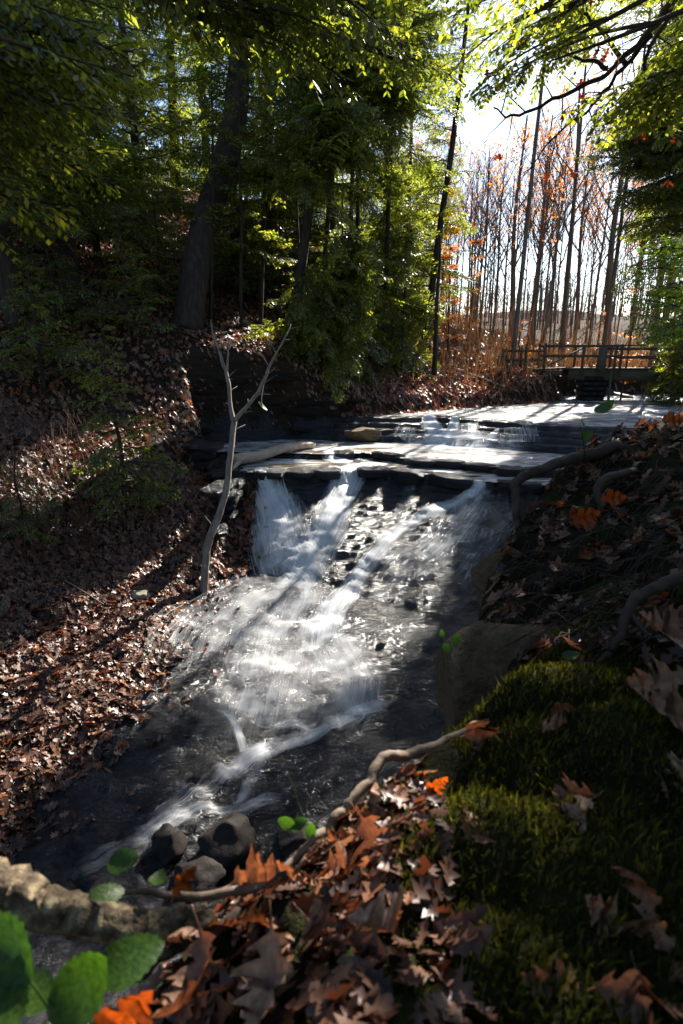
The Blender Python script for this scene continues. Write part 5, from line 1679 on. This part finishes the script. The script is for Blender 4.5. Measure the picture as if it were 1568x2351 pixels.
hero = [
    (880, 1940, 1.42, .18, (50, 20, -52), OL[0], 'bent mauve brown oak leaf standing up at the middle of the bank edge'),
    (755, 2080, 1.26, .15, (30, -20, 20), OL[1], 'tan oak leaf catching the sun below the bent one'),
    (505, 2240, 1.12, .19, (30, 20, -62), OL[2], 'large pinkish brown oak leaf hanging at the bottom left of centre'),
    (960, 2140, 1.2, .22, (20, 10, 150), OL[3], 'broad dark brown oak leaf lying in shade at the bottom centre'),
    (1535, 1650, 1.62, .24, (35, 20, 160), OL[3], 'pale spotted oak leaf on the moss at the right edge'),
    (1525, 1560, 1.75, .20, (25, -20, 190), OL[1], 'curled oak leaf behind the spotted one at the right edge'),
    (1525, 1468, 1.9, .22, (20, 30, 170), OL[0], 'pinkish oak leaf furthest back at the right edge'),
    (1265, 1615, 1.78, .11, (60, 40, 60), OL[2], 'small folded pale leaf at the top of the moss'),
    (830, 2260, 1.08, .20, (30, 20, 250), OL[4], 'rust brown oak leaf at the bottom centre'),
    (1520, 2070, 1.22, .18, (25, -30, 220), OL[1], 'dim oak leaf on the right side of the moss'),
    (1530, 2290, 1.06, .18, (30, 20, 140), OL[5], 'oak leaf in the bottom right corner'),
    (660, 2130, 1.2, .15, (70, 20, 80), OL[4], 'upright pink edged leaf left of the tan one'),
    (640, 2250, 1.08, .18, (50, 10, 280), OL[0], 'ragged tan leaf at the bottom between two larger ones'),
    (800, 1965, 1.40, .12, (40, 20, 10), OL[5], 'small pale leaf left of the bent mauve one'),
    (600, 2000, 1.42, .16, (20, 20, 20), OL[3], 'brown leaf at the edge above the twigs'),
    (1010, 2290, 1.05, .13, (20, 20, 120), OL[1], 'small dim leaf at the bottom right of centre'),
    (770, 2170, 1.16, .17, (40, -30, 330), OL[5], 'long curled brown leaf under the tan one'),
    (410, 2110, 1.18, .09, (80, 10, 70), OL[2], 'small curled tan leaf stuck on the lichen branch'),
    (1190, 2050, 1.25, .12, (15, 10, 50), OL[4], 'tiny dark leaf half sunk in the middle of the moss'),
]
for h in hero: hero_leaf(*h)
hero_leaf(940, 1870, 1.5, .11, (70, 30, 90), OO[0], 'glowing orange leaf behind the bent mauve one', 'orange_leaf')
hero_leaf(985, 1800, 1.58, .10, (70, 10, 60), OO[1], 'red orange leaf at the end of the weathered stick', 'orange_leaf')
hero_leaf(920, 2045, 1.28, .09, (40, 10, 20), OO[0], 'narrow orange leaf right of the tan one', 'orange_leaf')
hero_leaf(410, 2020, 1.3, .08, (85, 60, 60), OO[1], 'upright amber leaf on the thin twig', 'orange_leaf')
hero_leaf(280, 2330, .95, .13, (20, 30, 60), OO[0], 'blurred rust orange leaf at the bottom left', 'orange_leaf')
hero_leaf(1330, 1185, 3.2, .2, (70, 20, 40), OO[0], 'bright orange leaf on the dark bank below the root', 'orange_leaf')
hero_leaf(1305, 1200, 3.2, .18, (60, 60, 90), OO[1], 'second orange leaf beside the bright one on the dark bank', 'orange_leaf')
hero_leaf(1400, 1140, 3.4, .16, (60, 10, 20), OO[0], 'orange leaf higher on the dark bank near the root loop', 'orange_leaf')
hero_leaf(1540, 965, 4.8, .2, (40, 10, 10), OO[1], 'orange leaf on the crest of the bank at the right edge', 'orange_leaf')

# more countable leaves on the near bank
rnd = random.Random(12)
cnt = 0
while cnt < 75:
    px = rnd.uniform(480, 1568); py = rnd.uniform(980, 2351)
    dens = 1.0 if py < 1500 else .22
    if py > 1560 and px > 900 + (1) and not (px > 1480): dens = .10
    if rnd.random() > dens: continue
    p = nhit(px, py)
    if p.length > 7 or p.z < -2.0: continue
    o = mobj('oak_leaf', rnd.choice(OL))
    o.location = p + Vector((0, 0, .02))
    o.rotation_euler = (rnd.gauss(0, .5), rnd.gauss(0, .5), rnd.uniform(0, 6.28))
    s_ = rnd.uniform(.09, .17); o.scale = (s_, s_, s_)
    if py < 1500: lg = ('brown oak leaf on the dark bank between the root and the grey root', 'oak leaves on the upper near bank')
    elif px > 1480: lg = ('brown oak leaf on the right side of the moss', 'oak leaves right of the moss')
    elif px > 900: lg = ('small brown oak leaf lying on the open moss', 'oak leaves on the moss')
    else: lg = ('brown oak leaf in the pile at the bottom of the bank', 'oak leaves at the bottom of the bank')
    tag(o, lg[0], 'leaf', lg[1])
    cnt += 1
rng = np.random.default_rng(14)
sdn = lambda x, y: poly_sd(x, y, NB_EDGE)
xs, ys = sample_area(4200, (-1, 6), (1.8, 7), lambda x, y: (sdn(x, y) < .05), rng)
scatter('leaf_litter', xs, ys, nbank, (.07, .14), M['litter_wet'], tilt=.5, seed=15, lift=.012, label='small dark brown leaves covering the upper near bank', cat='leaf litter')
xs, ys = sample_area(1500, (-.8, .6), (.35, 1.5), lambda x, y: (sdn(x, y) < .05) & (x < .25 + 0 * y), rng)
scatter('leaf_litter', xs, ys, nbank, (.05, .09), M['litter_wet'], tilt=.45, seed=16, lift=.015, label='crumpled leaves under the big ones at the bottom of the bank', cat='leaf litter')

# moss
rng = np.random.default_rng(31)
n = 85000
xs = rng.uniform(-.3, 2.4, n); ys = rng.uniform(.4, 2.6, n)
k = (sdn(xs, ys) < -.0) & (fbm(xs * 3.5, ys * 3.5, 77, 5) + .22 * sstep(.0, .5, xs) + .10 + rng.uniform(-.1, .1, n) > 0) & (xs > -.05 - .3 * (ys - 1.2))
xs, ys = xs[k], ys[k]; n = len(xs); zs = nbank(xs, ys)
h = rng.uniform(.008, .026, n) * (1 + .6 * (fbm(xs * 9, ys * 9, 79) > .1)); az = rng.uniform(0, 6.28, n); ln = rng.uniform(.2, 1.0, n) * h
w = rng.uniform(.0015, .0035, n)
px_, py_ = -np.sin(az) * w, np.cos(az) * w
ox, oy = np.cos(az) * ln, np.sin(az) * ln
Vm = np.stack([np.stack([xs - px_, ys - py_, zs - .003], 1), np.stack([xs + px_, ys + py_, zs - .003], 1),
               np.stack([xs + ox * .6 + px_ * 1.4, ys + oy * .6 + py_ * 1.4, zs + h * .7], 1), np.stack([xs + ox, ys + oy, zs + h], 1)], 1).reshape(-1, 3)
o = mobj('moss', mk_mesh('moss', Vm, np.arange(n * 4).reshape(-1, 4), [M['moss']])); tag(o, 'soft green moss carpeting the near bank', 'moss', kind='stuff')

# fine roots and stems hanging over the dark bank
mb = MB()
rnd = random.Random(44)
for k in range(420):
    px = rnd.uniform(1180, 1568); py = rnd.uniform(1050, 1480)
    p = nhit(px, py)
    if p.length > 7: continue
    a = rnd.uniform(-.5, .8)
    q = p + Vector((-rnd.uniform(.05, .3), rnd.uniform(-.2, .1), -rnd.uniform(.0, .25) + .05))
    q.z = max(q.z, nz(q.x, q.y) + .01)
    mb.tube([p + Vector((0, 0, .02)), p.lerp(q, .5) + Vector((0, 0, .06)), q], [.004, .0035, .002], 3, cap=False)
o = mb.obj('fine_roots', M['root']); tag(o, 'tangle of thin rootlets hanging on the dark near bank', 'roots', kind='stuff')

# ---------------------------------------------------------------- green plants
GL = [leaf_mesh('leaf', M['green_leaf'], 80 + k, True, c, u, 'ovate', 0, stem=True) for k, (c, u) in enumerate([(.4, .35), (-.3, .3), (.6, .2)])]


def plant(lab, stem, leaves, r=.004, name='seedling', cat='plant'):
    b = Vector(stem[0])
    T = empty(name, b, lab, cat)
    FM = Matrix.Rotation(R(42), 3, 'X')
    mb = MB(); q = catmull([Vector(s) - b for s in stem], 5); mb.tube(q, lerp_list([r, r * .5], len(q)), 5); mb.obj('stem', M['green_leaf'], T, True)
    for (p, size, rot, k) in leaves:
        o = mobj('leaf', GL[k % 3], T); o.location = Vector(p) - b; o.scale = (size, size, size); o.rotation_euler = (FM @ Matrix.Rotation(R(rot[2]), 3, 'Z') @ Matrix.Rotation(R(rot[0] * .5 + 10), 3, 'X') @ Matrix.Rotation(R(rot[1]), 3, 'Y')).to_euler()
    return T


plant('broad green leaved plant blurred in the lower left corner', [nhit(420, 2351) if False else P(200, 2500, 1.0), P(120, 2330, .95), P(60, 2240, .95)],
      [(P(30, 2185, .95), .16, (-10, 10, -25), 0), (P(70, 2270, .98), .10, (20, 10, 150), 1), (P(215, 2255, .95), .15, (-30, 10, 40), 2), (P(300, 2200, 1.0), .12, (-40, 0, 30), 1), (P(10, 2300, .9), .12, (10, 30, 80), 0)], name='leafy_plant')
plant('small green leaves growing above the lichen branch', [P(330, 2120, 1.28), P(310, 2060, 1.29), P(290, 2000, 1.3)],
      [(P(290, 1982, 1.3), .085, (-60, 5, 5), 0), (P(245, 2055, 1.28), .09, (-50, 20, 40), 1), (P(360, 2030, 1.3), .06, (-20, 90, 80), 2)], r=.0015, name='leafy_plant')
plant('thin green seedling standing on the crest of the near bank', [nhit(1345, 1062), P(1338, 1010, 3.9), P(1332, 975, 3.9)],
      [(P(1332, 975, 3.9), .10, (10, 80, 20), 0), (P(1347, 1000, 3.9), .10, (0, -70, 40), 1), (P(1388, 945, 3.6), .15, (-60, 10, 20), 2)], r=.005)
plant('sprig of yellow green leaves on the edge of the jutting boulder', [P(1020, 1530, 2.5), P(1015, 1490, 2.5), P(1010, 1450, 2.5)],
      [(P(1052, 1470, 2.5), .07, (-60, -30, 30), 0), (P(1025, 1487, 2.5), .06, (-60, 10, 160), 1), (P(1015, 1455, 2.5), .04, (-60, 10, 80), 2)], r=.002)
plant('faint green sprig hanging over the wet boulder at the bank edge', [P(735, 1925, 1.55), P(700, 1880, 1.6), P(660, 1770, 1.6)],
      [(P(690, 1895, 1.55), .06, (-60, 0, 10), 0), (P(655, 1890, 1.55), .055, (-60, 0, 170), 1), (P(718, 1905, 1.55), .05, (-50, 0, 60), 2)], r=.0015)
plant('single grey green leaf on the bank beside the grey root', [nhit(1335, 1520), P(1315, 1512, 2.05)], [(P(1310, 1510, 2.05), .07, (-70, 10, 5), 0)], r=.002)
plant('grass blade tuft in a gap of the moss under the stick', [nhit(1190, 1700), P(1180, 1665, 1.8)], [(P(1180, 1660, 1.8), .09, (-10, 80, 20), 2), (P(1190, 1680, 1.8), .07, (-10, 60, 200), 1)], r=.002)

# fern on the left bank
FB = hit(345, 1175)
T = empty('fern', FB, 'small yellowish fern at the foot of the young hemlock', 'fern')
fm = bough_mesh(.7, 900, wid=.2, step=.03, tl=.05, tw=.012, mats=[M['yellow_green'], M['twig']])
for k in range(6):
    o = mobj('frond', fm, T); o.location = (0, 0, .1); o.rotation_euler = (0, -.5, k * 1.05)

# grasses and stems on the left bank
mb = MB()
rnd = random.Random(91)
for k in range(260):
    px = rnd.uniform(0, 230); py = rnd.uniform(950, 1330)
    p = hit(px, py)
    h = rnd.uniform(.2, .9)
    q = p + Vector((rnd.uniform(-.3, .3), rnd.uniform(-.3, .1), h))
    mb.tube([p, p.lerp(q, .6) + Vector((0, 0, .05)), q], [.006, .005, .002], 3, cap=False)
o = mb.obj('dry_brush', M['brush']); tag(o, 'dry stems and grass at the left edge of the bank', 'undergrowth', kind='stuff')
print('objects', len(bpy.data.objects), 'tris', sum(len(m.polygons) for m in bpy.data.meshes) * 2)
